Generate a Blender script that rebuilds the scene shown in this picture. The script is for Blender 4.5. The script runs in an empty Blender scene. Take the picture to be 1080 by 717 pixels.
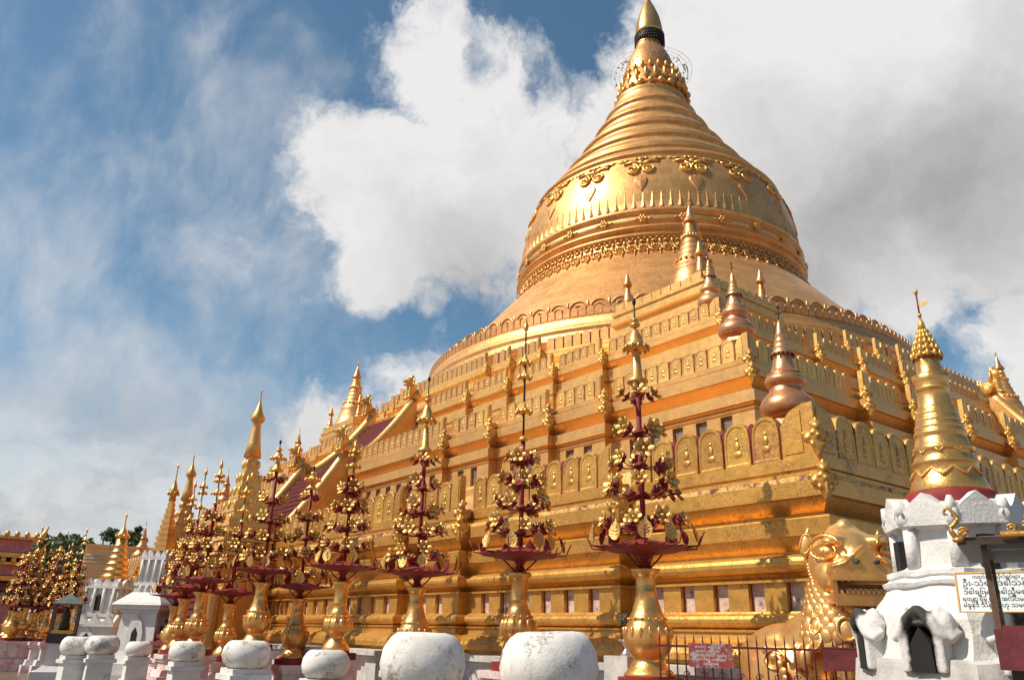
import bpy, math, random
from math import sin, cos, pi, radians, sqrt, atan2, hypot
from mathutils import Vector, Matrix, noise
random.seed(7)
scene = bpy.context.scene
COL = scene.collection

# ------------------------------------------------------------------ camera
F, PIT, ROLL, YAW = 828.0, .3621, .0278, .9206        # focal length in px of a 1080 wide picture, angles
CAM = Vector((31.024, -35.5575, 1.6))
_RY = Matrix(((cos(YAW), -sin(YAW), 0), (sin(YAW), cos(YAW), 0), (0, 0, 1)))
_f = Vector((0, cos(PIT), sin(PIT))); _u = Vector((0, -sin(PIT), cos(PIT))); _r = Vector((1, 0, 0))
_r2 = cos(ROLL)*_r + sin(ROLL)*_u; _u2 = -sin(ROLL)*_r + cos(ROLL)*_u
RGT, UPV, FWD = _RY @ _r2, _RY @ _u2, _RY @ _f
cd = bpy.data.cameras.new('camera'); cam = bpy.data.objects.new('camera', cd); COL.objects.link(cam)
cd.sensor_width = 36; cd.lens = F/1080*36; cd.clip_end = 3000; cd.clip_start = .05
cam.matrix_world = Matrix(((RGT.x, UPV.x, -FWD.x, CAM.x), (RGT.y, UPV.y, -FWD.y, CAM.y), (RGT.z, UPV.z, -FWD.z, CAM.z), (0, 0, 0, 1)))
scene.camera = cam
def ray(px, py): return (px-540)/F*RGT - (py-358.5)/F*UPV + FWD
def at(px, py, dist):                                  # world point seen at that pixel, so far away over the ground
    d = ray(px, py); return CAM + d*(dist/hypot(d.x, d.y))

# ------------------------------------------------------------------ sun, sky, exposure
SUN_EL, SUN_AZ = radians(50), radians(24)
S = Vector((-sin(SUN_AZ)*cos(SUN_EL), -cos(SUN_AZ)*cos(SUN_EL), sin(SUN_EL)))
sl = bpy.data.lights.new('sun', 'SUN'); so = bpy.data.objects.new('sun', sl); COL.objects.link(so)
sl.energy = 4.9; sl.angle = radians(.53); sl.color = (1, .91, .77)
so.rotation_mode = 'QUATERNION'; so.rotation_quaternion = S.to_track_quat('Z', 'Y'); so.location = (0, -60, 60)
scene.view_settings.view_transform = 'Standard'; scene.view_settings.look = 'None'
scene.view_settings.exposure = 0.12; scene.view_settings.gamma = 1

class NT:                                              # small node-tree writer
    def __init__(s, tree): s.t = tree; s.n = tree.nodes; s.l = tree.links
    def new(s, typ, **k):
        n = s.n.new(typ)
        for a, v in k.items(): setattr(n, a, v)
        return n
    def put(s, sock, v):
        if isinstance(v, bpy.types.NodeSocket): s.l.new(v, sock)
        else: sock.default_value = v
    def math(s, op, a, b=0.0, c=None, clamp=False):
        n = s.new('ShaderNodeMath', operation=op, use_clamp=clamp)
        s.put(n.inputs[0], a); s.put(n.inputs[1], b)
        if c is not None: s.put(n.inputs[2], c)
        return n.outputs[0]
    def smooth(s, v, a, b, lo=0.0, hi=1.0):
        n = s.new('ShaderNodeMapRange', interpolation_type='SMOOTHSTEP')
        s.put(n.inputs[0], v); s.put(n.inputs[1], a); s.put(n.inputs[2], b); s.put(n.inputs[3], lo); s.put(n.inputs[4], hi)
        return n.outputs[0]
    def noise(s, vec, scale, detail=4, rough=.55, dist=0.0, color=False):
        n = s.new('ShaderNodeTexNoise'); s.put(n.inputs['Vector'], vec)
        n.inputs['Scale'].default_value = scale; n.inputs['Detail'].default_value = detail
        n.inputs['Roughness'].default_value = rough; n.inputs['Distortion'].default_value = dist
        return n.outputs['Color' if color else 'Fac']
    def mix(s, f, a, b):
        n = s.new('ShaderNodeMix', data_type='RGBA'); s.put(n.inputs[0], f)
        s.put(n.inputs[6], a if not isinstance(a, tuple) else (*a, 1)); s.put(n.inputs[7], b if not isinstance(b, tuple) else (*b, 1))
        return n.outputs[2]
    def vmath(s, op, a, b):
        n = s.new('ShaderNodeVectorMath', operation=op); s.put(n.inputs[0], a); s.put(n.inputs[1], b); return n
    def mapping(s, vec, scale=(1, 1, 1), rot=(0, 0, 0)):
        n = s.new('ShaderNodeMapping'); s.put(n.inputs['Vector'], vec); n.inputs['Scale'].default_value = scale; n.inputs['Rotation'].default_value = rot
        return n.outputs[0]

world = bpy.data.worlds.new('World'); scene.world = world; world.use_nodes = True
w = NT(world.node_tree); w.n.clear()
sky = w.new('ShaderNodeTexSky', sky_type='NISHITA', sun_disc=False, sun_elevation=SUN_EL, sun_rotation=atan2(S.x, S.y))
sky.air_density = 1.0; sky.dust_density = .6; sky.ozone_density = 2.0
gen = w.new('ShaderNodeTexCoord').outputs['Generated']
nz = w.noise(gen, 5, 6, .62, 0, True)
off = w.vmath('MULTIPLY', w.vmath('SUBTRACT', nz, (.5, .5, .5)).outputs[0], (.16, .16, .16)).outputs[0]
wv = w.vmath('ADD', gen, off).outputs[0]
def blobs(vec, lst):
    acc = None
    for px, py, rp, amp in lst:
        c = ray(px, py).normalized(); c2 = ray(px+rp, py).normalized()
        d = w.vmath('DISTANCE', vec, tuple(c)).outputs['Value']
        v = w.smooth(d, 0.0, (c-c2).length*1.6, amp, 0.0)
        acc = v if acc is None else w.math('MAXIMUM', acc, v)
    return acc
cum = blobs(wv, [(440, 70, 80, .9), (395, 170, 100, 1), (470, 220, 150, 1.15), (520, 110, 90, .85), (405, 275, 80, 1), (555, 220, 110, 1), (480, 120, 90, .95), (560, 60, 60, .62), (345, 225, 60, .75), (590, 130, 50, .62),
                 (690, 90, 80, 1.1), (770, 60, 160, 1.2), (900, 60, 230, 1.3), (1080, 80, 260, 1.3), (850, 220, 180, 1.3), (1010, 210, 170, 1.3), (645, 130, 60, 1.0), (610, 220, 80, 1.1),
                 (950, 320, 70, .9), (1075, 350, 80, .85), (430, 390, 90, .62), (340, 470, 90, .55), (1150, 420, 200, .9)])
fb = w.noise(wv, 7, 9, .6)
dens = w.math('ADD', cum, w.math('MULTIPLY', w.math('SUBTRACT', fb, .5), 1.75))
mask = w.smooth(dens, .26, .66)
# thin high veil to the left and low cloud near the horizon
off2 = w.vmath('MULTIPLY', w.vmath('SUBTRACT', nz, (.5, .5, .5)).outputs[0], (.05, .05, .05)).outputs[0]
cv = w.mapping(w.vmath('ADD', gen, off2).outputs[0], (1.5, 7.0, 5.0), (0.35, .55, .75))
ci = w.noise(cv, 1.5, 8, .58, .25)
veilreg = blobs(wv, [(170, 150, 230, .8), (60, 300, 240, .8), (280, 300, 200, .7), (330, 60, 110, .5), (100, 420, 260, .95), (10, 60, 150, .5)])
veil = w.math('MULTIPLY', w.smooth(w.math('ADD', w.math('MULTIPLY', veilreg, .62), w.math('MULTIPLY', w.math('SUBTRACT', ci, .5), 1.5)), .12, .98), .80)
sep = w.new('ShaderNodeSeparateXYZ'); w.put(sep.inputs[0], gen)
low = w.smooth(w.math('ADD', sep.outputs['Z'], w.math('MULTIPLY', w.math('SUBTRACT', fb, .5), .25)), .32, .06, 0, .95)
shade = w.math('ADD', blobs(wv, [(495, 300, 100, .62), (910, 225, 150, .85), (1040, 200, 160, .95), (870, 290, 100, .75), (1080, 20, 110, .4), (830, 130, 70, .3), (960, 330, 60, .1), (60, 540, 150, .45), (330, 540, 120, .3), (500, 175, 40, .2)]),
               w.math('MULTIPLY', w.math('SUBTRACT', w.noise(wv, 5.5, 8, .62), .47), 1.25), clamp=True)
cloudcol = w.mix(shade, (8.9, 8.8, 8.7), (4.3, 4.2, 4.1))
skycol = w.mix(1.0, sky.outputs[0], (0, 0, 0))
hs = w.new('ShaderNodeHueSaturation'); w.put(hs.inputs['Color'], sky.outputs[0]); hs.inputs['Saturation'].default_value = 1.1; hs.inputs['Hue'].default_value = .485; hs.inputs['Value'].default_value = 1.15
c1 = w.mix(veil, hs.outputs[0], (7.2, 7.4, 7.6))
lown = w.noise(w.mapping(wv, (1, 1, 2.6)), 4.2, 7, .6)
c2 = w.mix(low, c1, w.mix(w.smooth(lown, .36, .62), (8.0, 8.0, 7.9), (4.9, 4.95, 5.1)))
c3 = w.mix(mask, c2, cloudcol)
bg = w.new('ShaderNodeBackground'); w.put(bg.inputs[0], c3); bg.inputs[1].default_value = .088
w.l.new(bg.outputs[0], w.new('ShaderNodeOutputWorld').inputs[0])

# ------------------------------------------------------------------ materials
def newmat(name):
    m = bpy.data.materials.new(name); m.use_nodes = True; t = NT(m.node_tree)
    return m, t, t.n['Principled BSDF']
def bump(t, b, h, strength, dist=.02):
    n = t.new('ShaderNodeBump'); n.inputs['Strength'].default_value = strength; n.inputs['Distance'].default_value = dist
    t.put(n.inputs['Height'], h); t.put(b.inputs['Normal'], n.outputs[0])
def gold(name, col, rough=.4, metal=.7, vary=.25, fleck=0.0, fcol=(.10, .035, .015), bs=.25, plates=0.0, bscale=9, fthr=.62, streak=0.0):
    m, t, b = newmat(name)
    P = t.new('ShaderNodeNewGeometry').outputs['Position']
    big = t.noise(P, .8, 5, .6); mid = t.noise(P, 5, 5, .65); fine = t.noise(P, 42, 4, .7)
    dk = tuple(c*(1-vary*1.5) for c in col); lt = (min(1, col[0]*(1+vary*.45)), min(1, col[1]*(1+vary*.5)), min(1, col[2]*(1+vary*.8)))
    c = t.mix(t.smooth(t.math('ADD', t.math('MULTIPLY', big, .5), t.math('MULTIPLY', mid, .5)), .3, .7), dk, lt)
    r = t.math('ADD', t.math('MULTIPLY', mid, .22), rough-.11)
    hgt = t.math('ADD', t.math('MULTIPLY', t.noise(P, bscale, 3, .6), .7), t.math('MULTIPLY', fine, .3))
    if plates:
        br = t.new('ShaderNodeTexBrick'); sp = t.new('ShaderNodeSeparateXYZ'); t.put(sp.inputs[0], P)
        cb = t.new('ShaderNodeCombineXYZ')
        t.put(cb.inputs[0], t.math('MULTIPLY', t.math('ARCTAN2', sp.outputs[1], sp.outputs[0]), 9.0)); t.put(cb.inputs[1], sp.outputs[2])
        t.put(br.inputs['Vector'], cb.outputs[0]); br.inputs['Scale'].default_value = 1.0; br.inputs['Mortar Size'].default_value = .012
        br.inputs['Brick Width'].default_value = .9; br.inputs['Row Height'].default_value = .45
        br.inputs['Color1'].default_value = (1, 1, 1, 1); br.inputs['Color2'].default_value = (.74, .70, .64, 1); br.inputs['Mortar'].default_value = (.62, .55, .5, 1)
        mx = t.new('ShaderNodeMix', data_type='RGBA', blend_type='MULTIPLY'); t.put(mx.inputs[0], plates); t.put(mx.inputs[6], c); t.put(mx.inputs[7], br.outputs[0]); c = mx.outputs[2]
    if streak:
        sv = t.mapping(P, (2.2, 2.2, .16)); sn = t.smooth(t.math('ADD', t.math('MULTIPLY', t.noise(sv, 1.6, 6, .7), .6), t.math('MULTIPLY', t.noise(P, .35, 5, .65), .4)), .50, .68)
        c = t.mix(t.math('MULTIPLY', sn, streak), c, (col[0]*.62, col[1]*.50, col[2]*.42)); r = t.math('ADD', r, t.math('MULTIPLY', sn, .15))
    if fleck:
        fl = t.smooth(t.math('ADD', t.math('MULTIPLY', t.noise(P, 26, 5, .75), .6), t.math('MULTIPLY', t.noise(P, 1.6, 4, .6), .4)), fthr-.1, fthr)
        fl = t.math('MULTIPLY', fl, fleck)
        c = t.mix(fl, c, fcol)
        t.put(b.inputs['Metallic'], t.math('SUBTRACT', metal, t.math('MULTIPLY', fl, metal)))
    else: b.inputs['Metallic'].default_value = metal
    oi = t.new('ShaderNodeObjectInfo').outputs['Random']
    hv = t.new('ShaderNodeHueSaturation'); t.put(hv.inputs['Color'], c); t.put(hv.inputs['Value'], t.math('ADD', t.math('MULTIPLY', oi, .24), .84)); t.put(hv.inputs['Hue'], t.math('ADD', t.math('MULTIPLY', oi, .012), .493)); c = hv.outputs[0]
    t.put(b.inputs['Base Color'], c); t.put(b.inputs['Roughness'], r)
    bump(t, b, hgt, bs, .03)
    return m
def plain(name, col, rough=.6, metal=0.0, vary=.12, scale=6, bs=.15, dirt=None, dthr=(.55, .75), dscale=3.0, bd=.02):
    m, t, b = newmat(name)
    P = t.new('ShaderNodeNewGeometry').outputs['Position']
    n1 = t.noise(P, scale, 6, .65)
    c = t.mix(t.smooth(n1, .3, .7), tuple(x*(1-vary) for x in col), tuple(min(1, x*(1+vary)) for x in col))
    if dirt:
        d = t.smooth(t.math('ADD', t.math('MULTIPLY', t.noise(P, dscale, 6, .7), .7), t.math('MULTIPLY', t.noise(P, dscale*9, 4, .7), .3)), *dthr)
        c = t.mix(d, c, dirt)
    t.put(b.inputs['Base Color'], c); b.inputs['Roughness'].default_value = rough; b.inputs['Metallic'].default_value = metal
    bump(t, b, t.math('ADD', n1, t.math('MULTIPLY', t.noise(P, scale*8, 4, .6), .4)), bs, bd)
    return m
M = {}
M['gold'] = gold('terrace gold', (.86, .49, .145), .42, .60, .14, .35, (.45, .21, .06), .25, fthr=.66)
M['gold_low'] = gold('worn terrace gold', (.79, .415, .085), .38, .62, .20, .8, (.24, .10, .03), .4, fthr=.605)
M['gold_bell'] = gold('bell gold', (.88, .44, .155), .42, .66, .13, .25, (.5, .24, .08), .3, plates=.8, streak=.55, bscale=5, fthr=.68)
M['gold_orn'] = gold('ornament gold', (.86, .47, .12), .38, .65, .15, 0, bs=.2)
M['gold_bright'] = gold('polished gold', (.90, .465, .135), .30, .82, .15, .15, (.3, .12, .02), .3, bscale=14, fthr=.68)
M['gold_lion'] = gold('statue gold', (.90, .49, .16), .34, .74, .16, .4, (.45, .16, .04), .3, bscale=12, fthr=.66)
M['copper'] = gold('rosy copper gold', (.88, .42, .17), .34, .72, .22, .5, (.25, .07, .03), .25, fthr=.62)
M['leafgold'] = gold('pressed gold foil', (.84, .49, .14), .32, .75, .25, 0, bs=.5, bscale=60)
M['red'] = plain('dark red paint', (.22, .016, .014), .7, 0, .25, 8, .2)
M['redworn'] = plain('worn red primer', (.15, .022, .018), .7, 0, .3, 9, .4, (.70, .40, .10), (.42, .54), 4.5)
M['white'] = plain('lime washed plaster', (.66, .635, .60), .8, 0, .07, 4, .45, (.36, .30, .25), (.53, .74), 2.4, .03)
M['soot'] = plain('sooty plaster and nostril shade', (.10, .09, .085), .85, 0, .5, 6, .7)
M['stonewhite'] = plain('white washed stone bowl', (.74, .70, .64), .82, 0, .12, 5, .22, (.33, .29, .24), (.50, .62), 3.6, .03)
M['pinkwash'] = plain('pink stained white paint', (.68, .62, .59), .75, 0, .08, 5, .5, (.66, .32, .29), (.42, .60), 1.6)
M['plinthstone'] = plain('pale plinth stone', (.50, .47, .43), .7, 0, .2, 5, .4, (.25, .22, .19), (.55, .75), 2)
def sootmat():
    m, t, b = newmat('stucco with soot')
    P = t.new('ShaderNodeNewGeometry').outputs['Position']; n1 = t.noise(P, 4, 6, .65)
    at_ = t.new('ShaderNodeAttribute', attribute_name='soot').outputs['Fac']
    f = t.smooth(t.math('ADD', at_, t.math('MULTIPLY', t.math('SUBTRACT', t.noise(P, 16, 6, .7), .5), .8)), .30, .75)
    t.put(b.inputs['Base Color'], t.mix(f, t.mix(n1, (.60, .57, .53), (.68, .655, .62)), (.045, .04, .036))); b.inputs['Roughness'].default_value = .85
    bump(t, b, t.math('ADD', n1, t.math('MULTIPLY', t.noise(P, 30, 4, .6), .4)), .5, .03); return m
M['stucco'] = sootmat()
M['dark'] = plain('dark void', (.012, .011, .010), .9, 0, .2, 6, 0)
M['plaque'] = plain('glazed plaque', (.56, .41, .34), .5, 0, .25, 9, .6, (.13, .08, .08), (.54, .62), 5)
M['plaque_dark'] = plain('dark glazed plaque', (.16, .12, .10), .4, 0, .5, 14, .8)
M['mouth'] = plain('dim gilded mouth', (.16, .07, .02), .5, .3, .4, 10, .4)
M['stairred'] = plain('dull red stair paint', (.13, .012, .011), .75, 0, .25, 6, .2)
M['iron'] = plain('black iron', (.03, .022, .02), .55, .5, .3, 10, .1)
M['redfence'] = plain('dark red iron', (.13, .02, .02), .5, .1, .3, 12, .1)
M['redboard'] = plain('red board', (.16, .028, .03), .45, 0, .35, 5, .2)
M['pagodawall'] = plain('buff wall paint', (.78, .55, .27), .8, 0, .05, 1, .2, (.55, .37, .17), (.55, .75), .6)
M['pinkroof'] = plain('faded pink roof', (.55, .20, .20), .6, 0, .2, 4, .3, (.62, .38, .36), (.5, .7), 3)
M['darkwood'] = plain('dark wood', (.05, .028, .018), .5, 0, .3, 12, .2)
M['wood'] = plain('brown wood post', (.14, .075, .04), .45, 0, .4, 10, .2)
M['signwhite'] = plain('white sign face', (.78, .79, .78), .4, 0, .03, 3, .02)
M['ink'] = plain('black lettering', (.02, .02, .025), .5, 0, .1, 3, 0)
M['signyellow'] = plain('yellow sign edge', (.75, .38, .06), .5, 0, .1, 3, 0)
M['signred'] = plain('peeling red sign', (.30, .05, .05), .5, 0, .15, 8, .1, (.33, .33, .33), (.52, .58), 9)
M['signletter'] = plain('pale lettering', (.75, .62, .58), .5, 0, .1, 3, 0)
M['silver'] = plain('silver vase metal', (.55, .55, .55), .3, .9, .1, 10, .1)
M['wire'] = plain('pale wire', (.5, .5, .48), .6, .2, .1, 5, 0)
M['beads'] = plain('dark bells', (.09, .07, .05), .5, .4, .1, 5, 0)
M['bark'] = plain('bark', (.10, .07, .045), .9, 0, .3, 6, .6)
M['flowerred'] = plain('wilting flowers', (.16, .05, .05), .7, 0, .5, 20, .2)
M['roofgrey'] = plain('grey green tin', (.16, .19, .18), .45, .3, .15, 6, .1)
def leafmat(name, a, bb):
    m, t, b = newmat(name)
    P = t.new('ShaderNodeNewGeometry').outputs['Position']
    t.put(b.inputs['Base Color'], t.mix(t.smooth(t.noise(P, 1.2, 4), .35, .65), a, bb)); b.inputs['Roughness'].default_value = .6
    return m
M['leaf'] = leafmat('tree leaves', (.045, .08, .022), (.11, .16, .045))
def glassmat():
    m, t, b = newmat('cabinet glass')
    b.inputs['Base Color'].default_value = (.9, .95, .93, 1); b.inputs['Roughness'].default_value = .03
    b.inputs['Transmission Weight'].default_value = 1.0; b.inputs['IOR'].default_value = 1.05
    return m
M['glass'] = glassmat()
def floormat():
    m, t, b = newmat('polished paving')
    P = t.new('ShaderNodeNewGeometry').outputs['Position']
    br = t.new('ShaderNodeTexBrick'); t.put(br.inputs['Vector'], P); br.offset = 0
    br.inputs['Scale'].default_value = 1.6; br.inputs['Brick Width'].default_value = 1; br.inputs['Row Height'].default_value = 1; br.inputs['Mortar Size'].default_value = .012
    br.inputs['Color1'].default_value = (.23, .17, .12, 1); br.inputs['Color2'].default_value = (.17, .125, .09, 1); br.inputs['Mortar'].default_value = (.08, .06, .05, 1)
    n = t.noise(P, 2.5, 6, .7)
    mx = t.new('ShaderNodeMix', data_type='RGBA', blend_type='MULTIPLY'); mx.inputs[0].default_value = .6; t.put(mx.inputs[6], br.outputs[0]); t.put(mx.inputs[7], t.mix(n, (.6, .55, .5), (1, 1, 1)))
    t.put(b.inputs['Base Color'], mx.outputs[2]); t.put(b.inputs['Roughness'], t.math('ADD', t.math('MULTIPLY', n, .3), .08))
    return m
M['floor'] = floormat()

# ------------------------------------------------------------------ mesh writer
class MB:
    def __init__(s): s.v = []; s.f = []; s.m = []; s.sm = []; s.M = Matrix()
    def add(s, vs, fs, mat=0, smooth=False, fn=None):
        o = len(s.v)
        for v in vs:
            p = s.M @ Vector(v)
            s.v.append(fn(p) if fn else p)
        for f in fs: s.f.append(tuple(i+o for i in f)); s.m.append(mat); s.sm.append(smooth)
    def box(s, c, d, mat=0, rz=0, taper=1.0, fn=None):
        x, y, z = (k/2 for k in d); R = Matrix.Translation(c) @ Matrix.Rotation(rz, 4, 'Z')
        vs = [R @ Vector((sx*x*(taper if sz > 0 else 1), sy*y*(taper if sz > 0 else 1), sz*z)) for sz in (-1, 1) for sx, sy in ((-1, -1), (1, -1), (1, 1), (-1, 1))]
        s.add(vs, [(3, 2, 1, 0), (4, 5, 6, 7), (0, 1, 5, 4), (1, 2, 6, 5), (2, 3, 7, 6), (3, 0, 4, 7)], mat, fn=fn)
    def lathe(s, prof, seg=24, c=(0, 0, 0), mat=0, smooth=True, rot=0.0, fn=None, caps=True):
        c = Vector(c); vs = []; fs = []
        for r, z in prof:
            for k in range(seg):
                a = rot+2*pi*k/seg; vs.append((c.x+r*cos(a), c.y+r*sin(a), c.z+z))
        for i in range(len(prof)-1):
            for k in range(seg):
                k2 = (k+1) % seg
                fs.append((i*seg+k, i*seg+k2, (i+1)*seg+k2, (i+1)*seg+k))
        s.add(vs, fs, mat, smooth, fn)
        if caps:
            o = len(s.v)-len(vs); n = len(prof)
            if prof[0][0] > 1e-4: s.f.append(tuple(o+k for k in reversed(range(seg)))); s.m.append(mat); s.sm.append(False)
            if prof[-1][0] > 1e-4: s.f.append(tuple(o+(n-1)*seg+k for k in range(seg))); s.m.append(mat); s.sm.append(False)
    def ell(s, c, r, mat=0, seg=10, rings=6, fn=None, R=None):
        vs = []; fs = []; c = Vector(c)
        for i in range(rings+1):
            th = pi*i/rings
            for k in range(seg):
                a = 2*pi*k/seg; q = Vector((r[0]*sin(th)*cos(a), r[1]*sin(th)*sin(a), -r[2]*cos(th)))
                vs.append(c+(R @ q if R else q))
        for i in range(rings):
            for k in range(seg):
                k2 = (k+1) % seg; fs.append((i*seg+k, i*seg+k2, (i+1)*seg+k2, (i+1)*seg+k))
        s.add(vs, fs, mat, True, fn)
    def tube(s, pts, r, seg=6, mat=0, fn=None, close=False, smooth=True):
        pts = [Vector(p) for p in pts]; n = len(pts); rr = r if isinstance(r, (list, tuple)) else [r]*n
        vs = []; fs = []
        for i, p in enumerate(pts):
            t = (pts[(i+1) % n]-pts[i-1]) if close else (pts[min(i+1, n-1)]-pts[max(i-1, 0)])
            t.normalize(); a = t.orthogonal().normalized() if abs(t.z) > .95 else t.cross(Vector((0, 0, 1))).normalized(); b = t.cross(a)
            for k in range(seg):
                q = 2*pi*k/seg; vs.append(p+rr[i]*(cos(q)*a+sin(q)*b))
        for i in range(n if close else n-1):
            j = (i+1) % n
            for k in range(seg):
                k2 = (k+1) % seg; fs.append((i*seg+k, j*seg+k, j*seg+k2, i*seg+k2))
        if not close: fs += [tuple(range(seg)), tuple((n-1)*seg+k for k in reversed(range(seg)))]
        s.add(vs, fs, mat, smooth, fn)
    def prism(s, poly, y0, y1, mat=0, fn=None, plane='xz'):       # outline in x,z (counter-clockwise seen from -y), extruded in y from y0 (front) to y1
        n = len(poly)
        P = (lambda a, b, y: (a, y, b)) if plane == 'xz' else (lambda a, b, y: (a, b, y))
        vs = [P(a, b, y0) for a, b in poly]+[P(a, b, y1) for a, b in poly]
        fs = [tuple(range(n)), tuple(reversed(range(n, 2*n)))]+[(i, i+n, (i+1) % n+n, (i+1) % n) for i in range(n)]
        if plane != 'xz': fs = [tuple(reversed(f)) for f in fs]
        s.add(vs, fs, mat, False, fn)
    def data(s, name, mats):
        me = bpy.data.meshes.new(name); me.from_pydata([tuple(v) for v in s.v], [], s.f)
        for m in mats: me.materials.append(M[m] if isinstance(m, str) else m)
        me.polygons.foreach_set('material_index', s.m); me.polygons.foreach_set('use_smooth', s.sm); me.update()
        return me
    def build(s, name, mats, parent=None, loc=None):
        return link(name, s.data(name, mats), parent, loc)
def link(name, me, parent=None, loc=None, rz=0.0, sc=None):
    o = bpy.data.objects.new(name, me); COL.objects.link(o)
    if parent: o.parent = parent
    if loc is not None: o.location = loc
    if rz: o.rotation_euler = (0, 0, rz)
    if sc is not None: o.scale = (sc, sc, sc) if not isinstance(sc, tuple) else sc
    return o
def tag(o, label=None, cat=None, group=None, kind=None):
    if label: o['label'] = label
    if cat: o['category'] = cat
    if group: o['group'] = group
    if kind: o['kind'] = kind
    return o
def empty(name, loc, rz=0.0, sc=1.0):
    o = bpy.data.objects.new(name, None); COL.objects.link(o); o.location = loc; o.rotation_euler = (0, 0, rz); o.scale = (sc,)*3; o.empty_display_size = .3
    return o
def dup(o, parent=None):                                # a thing with its parts and sub-parts
    c = o.copy(); COL.objects.link(c)
    if parent: c.parent = parent
    for ch in list(o.children): dup(ch, c)
    return c
def jitter(mb, amp, freq, seed=0):
    for i, v in enumerate(mb.v):
        n = noise.noise_vector(v*freq+Vector((seed, seed*1.7, seed*.3))); mb.v[i] = v+n*amp
def melt(mb, voxel, smooth=6):
    me = mb.data('tmp', []); o = bpy.data.objects.new('tmp', me); COL.objects.link(o)
    m = o.modifiers.new('r', 'REMESH'); m.mode = 'VOXEL'; m.voxel_size = voxel
    s = o.modifiers.new('s', 'SMOOTH'); s.factor = .5; s.iterations = smooth
    dg = bpy.context.evaluated_depsgraph_get(); e = o.evaluated_get(dg); out = bpy.data.meshes.new_from_object(e)
    bpy.data.objects.remove(o); bpy.data.meshes.remove(me)
    for p in out.polygons: p.use_smooth = True
    return out
def arc(c, r, a0, a1, n): return [(c[0]+r*cos(a0+(a1-a0)*i/n), c[1]+r*sin(a0+(a1-a0)*i/n)) for i in range(n+1)]

# ------------------------------------------------------------------ ground
g = MB(); N = 40
g.add([(-1500, -1500, 0), (1500, -1500, 0), (1500, 1500, 0), (-1500, 1500, 0)], [(0, 1, 2, 3)])
tag(g.build('ground', ['floor']), kind='structure')

# ------------------------------------------------------------------ the pagoda: redented terraces
pagoda = tag(empty('golden_pagoda', (0, 0, 0)), 'huge gilded pagoda with stepped square terraces, a round bell and a ringed spire', 'pagoda')
def redent(a, steps):
    half = [(a, a)]                                    # (along, out) from the corner towards the middle of a side
    cur = a
    for x, a2 in steps: half += [(x, cur), (x, a2)]; cur = a2
    side = [(-x, -y) for x, y in half]+[(x, -y) for x, y in reversed(half)][:-1]
    return rot4(side)
def rot4(side):
    out = []
    for k in range(4):
        for x, y in side:
            for _ in range(k): x, y = -y, x
            out.append((x, y))
    return out
def offset(poly, o):
    n = len(poly); res = []
    for i in range(n):
        p0, p1, p2 = Vector(poly[i-1]), Vector(poly[i]), Vector(poly[(i+1) % n])
        e1 = (p1-p0).normalized(); e2 = (p2-p1).normalized(); n1 = Vector((e1.y, -e1.x)); n2 = Vector((e2.y, -e2.x))
        q = p1+(n1+n2)*(o/(1+n1.dot(n2))); res.append((q.x, q.y))
    return res
def sweep(mb, poly, prof, red=()):
    n = len(poly); rings = [[(x, y, z) for x, y in offset(poly, o)] for o, z in prof]
    for i in range(len(prof)-1):
        vs = rings[i]+rings[i+1]
        mb.add(vs, [(k, k+n, (k+1) % n+n, (k+1) % n) for k in range(n)], 1 if i in red else 0)
def tor(zc, r, o0, n=7): return [(o0+r*cos(t), zc+r*sin(t)) for t in [pi/2-pi*i/n for i in range(n+1)]]
def edges(poly):
    n = len(poly)
    for i in range(n):
        p0, p1 = Vector(poly[i]), Vector(poly[(i+1) % n]); q0, q1 = Vector(poly[i-1]), Vector(poly[(i+2) % n])
        e = (p1-p0); L = e.length; e.normalize(); nrm = Vector((e.y, -e.x))
        ep = (p0-q0).normalized(); en = (q1-p1).normalized()
        yield p0, p1, e, nrm, L, ep.cross(e) > .01, e.cross(en) > .01
VIS = lambda nrm, p: nrm.y < -.5 or nrm.x > .5           # the two sides the picture shows
RED_STEPS = {1: [(20.1, 24.55), (15.1, 24.80), (12.7, 25.05)], 2: [(16.0, 20.87), (13.9, 21.1), (11.4, 21.4), (9.1, 21.62)], 3: [(12.9, 17.9), (10.6, 18.12), (8.2, 18.35), (5.8, 18.57)]}
PLAN = {1: redent(24.25, RED_STEPS[1]), 2: redent(20.57, RED_STEPS[2]), 3: redent(17.65, RED_STEPS[3])}
h4 = [(10.6, 14.25), (7.0, 15.5), (7.0, 15.75), (5.3, 15.75), (5.3, 16.05), (3.9, 16.05), (3.9, 16.3)]
PLAN[4] = rot4([(-x, -y) for x, y in h4]+[(x, -y) for x, y in reversed(h4)])
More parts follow.
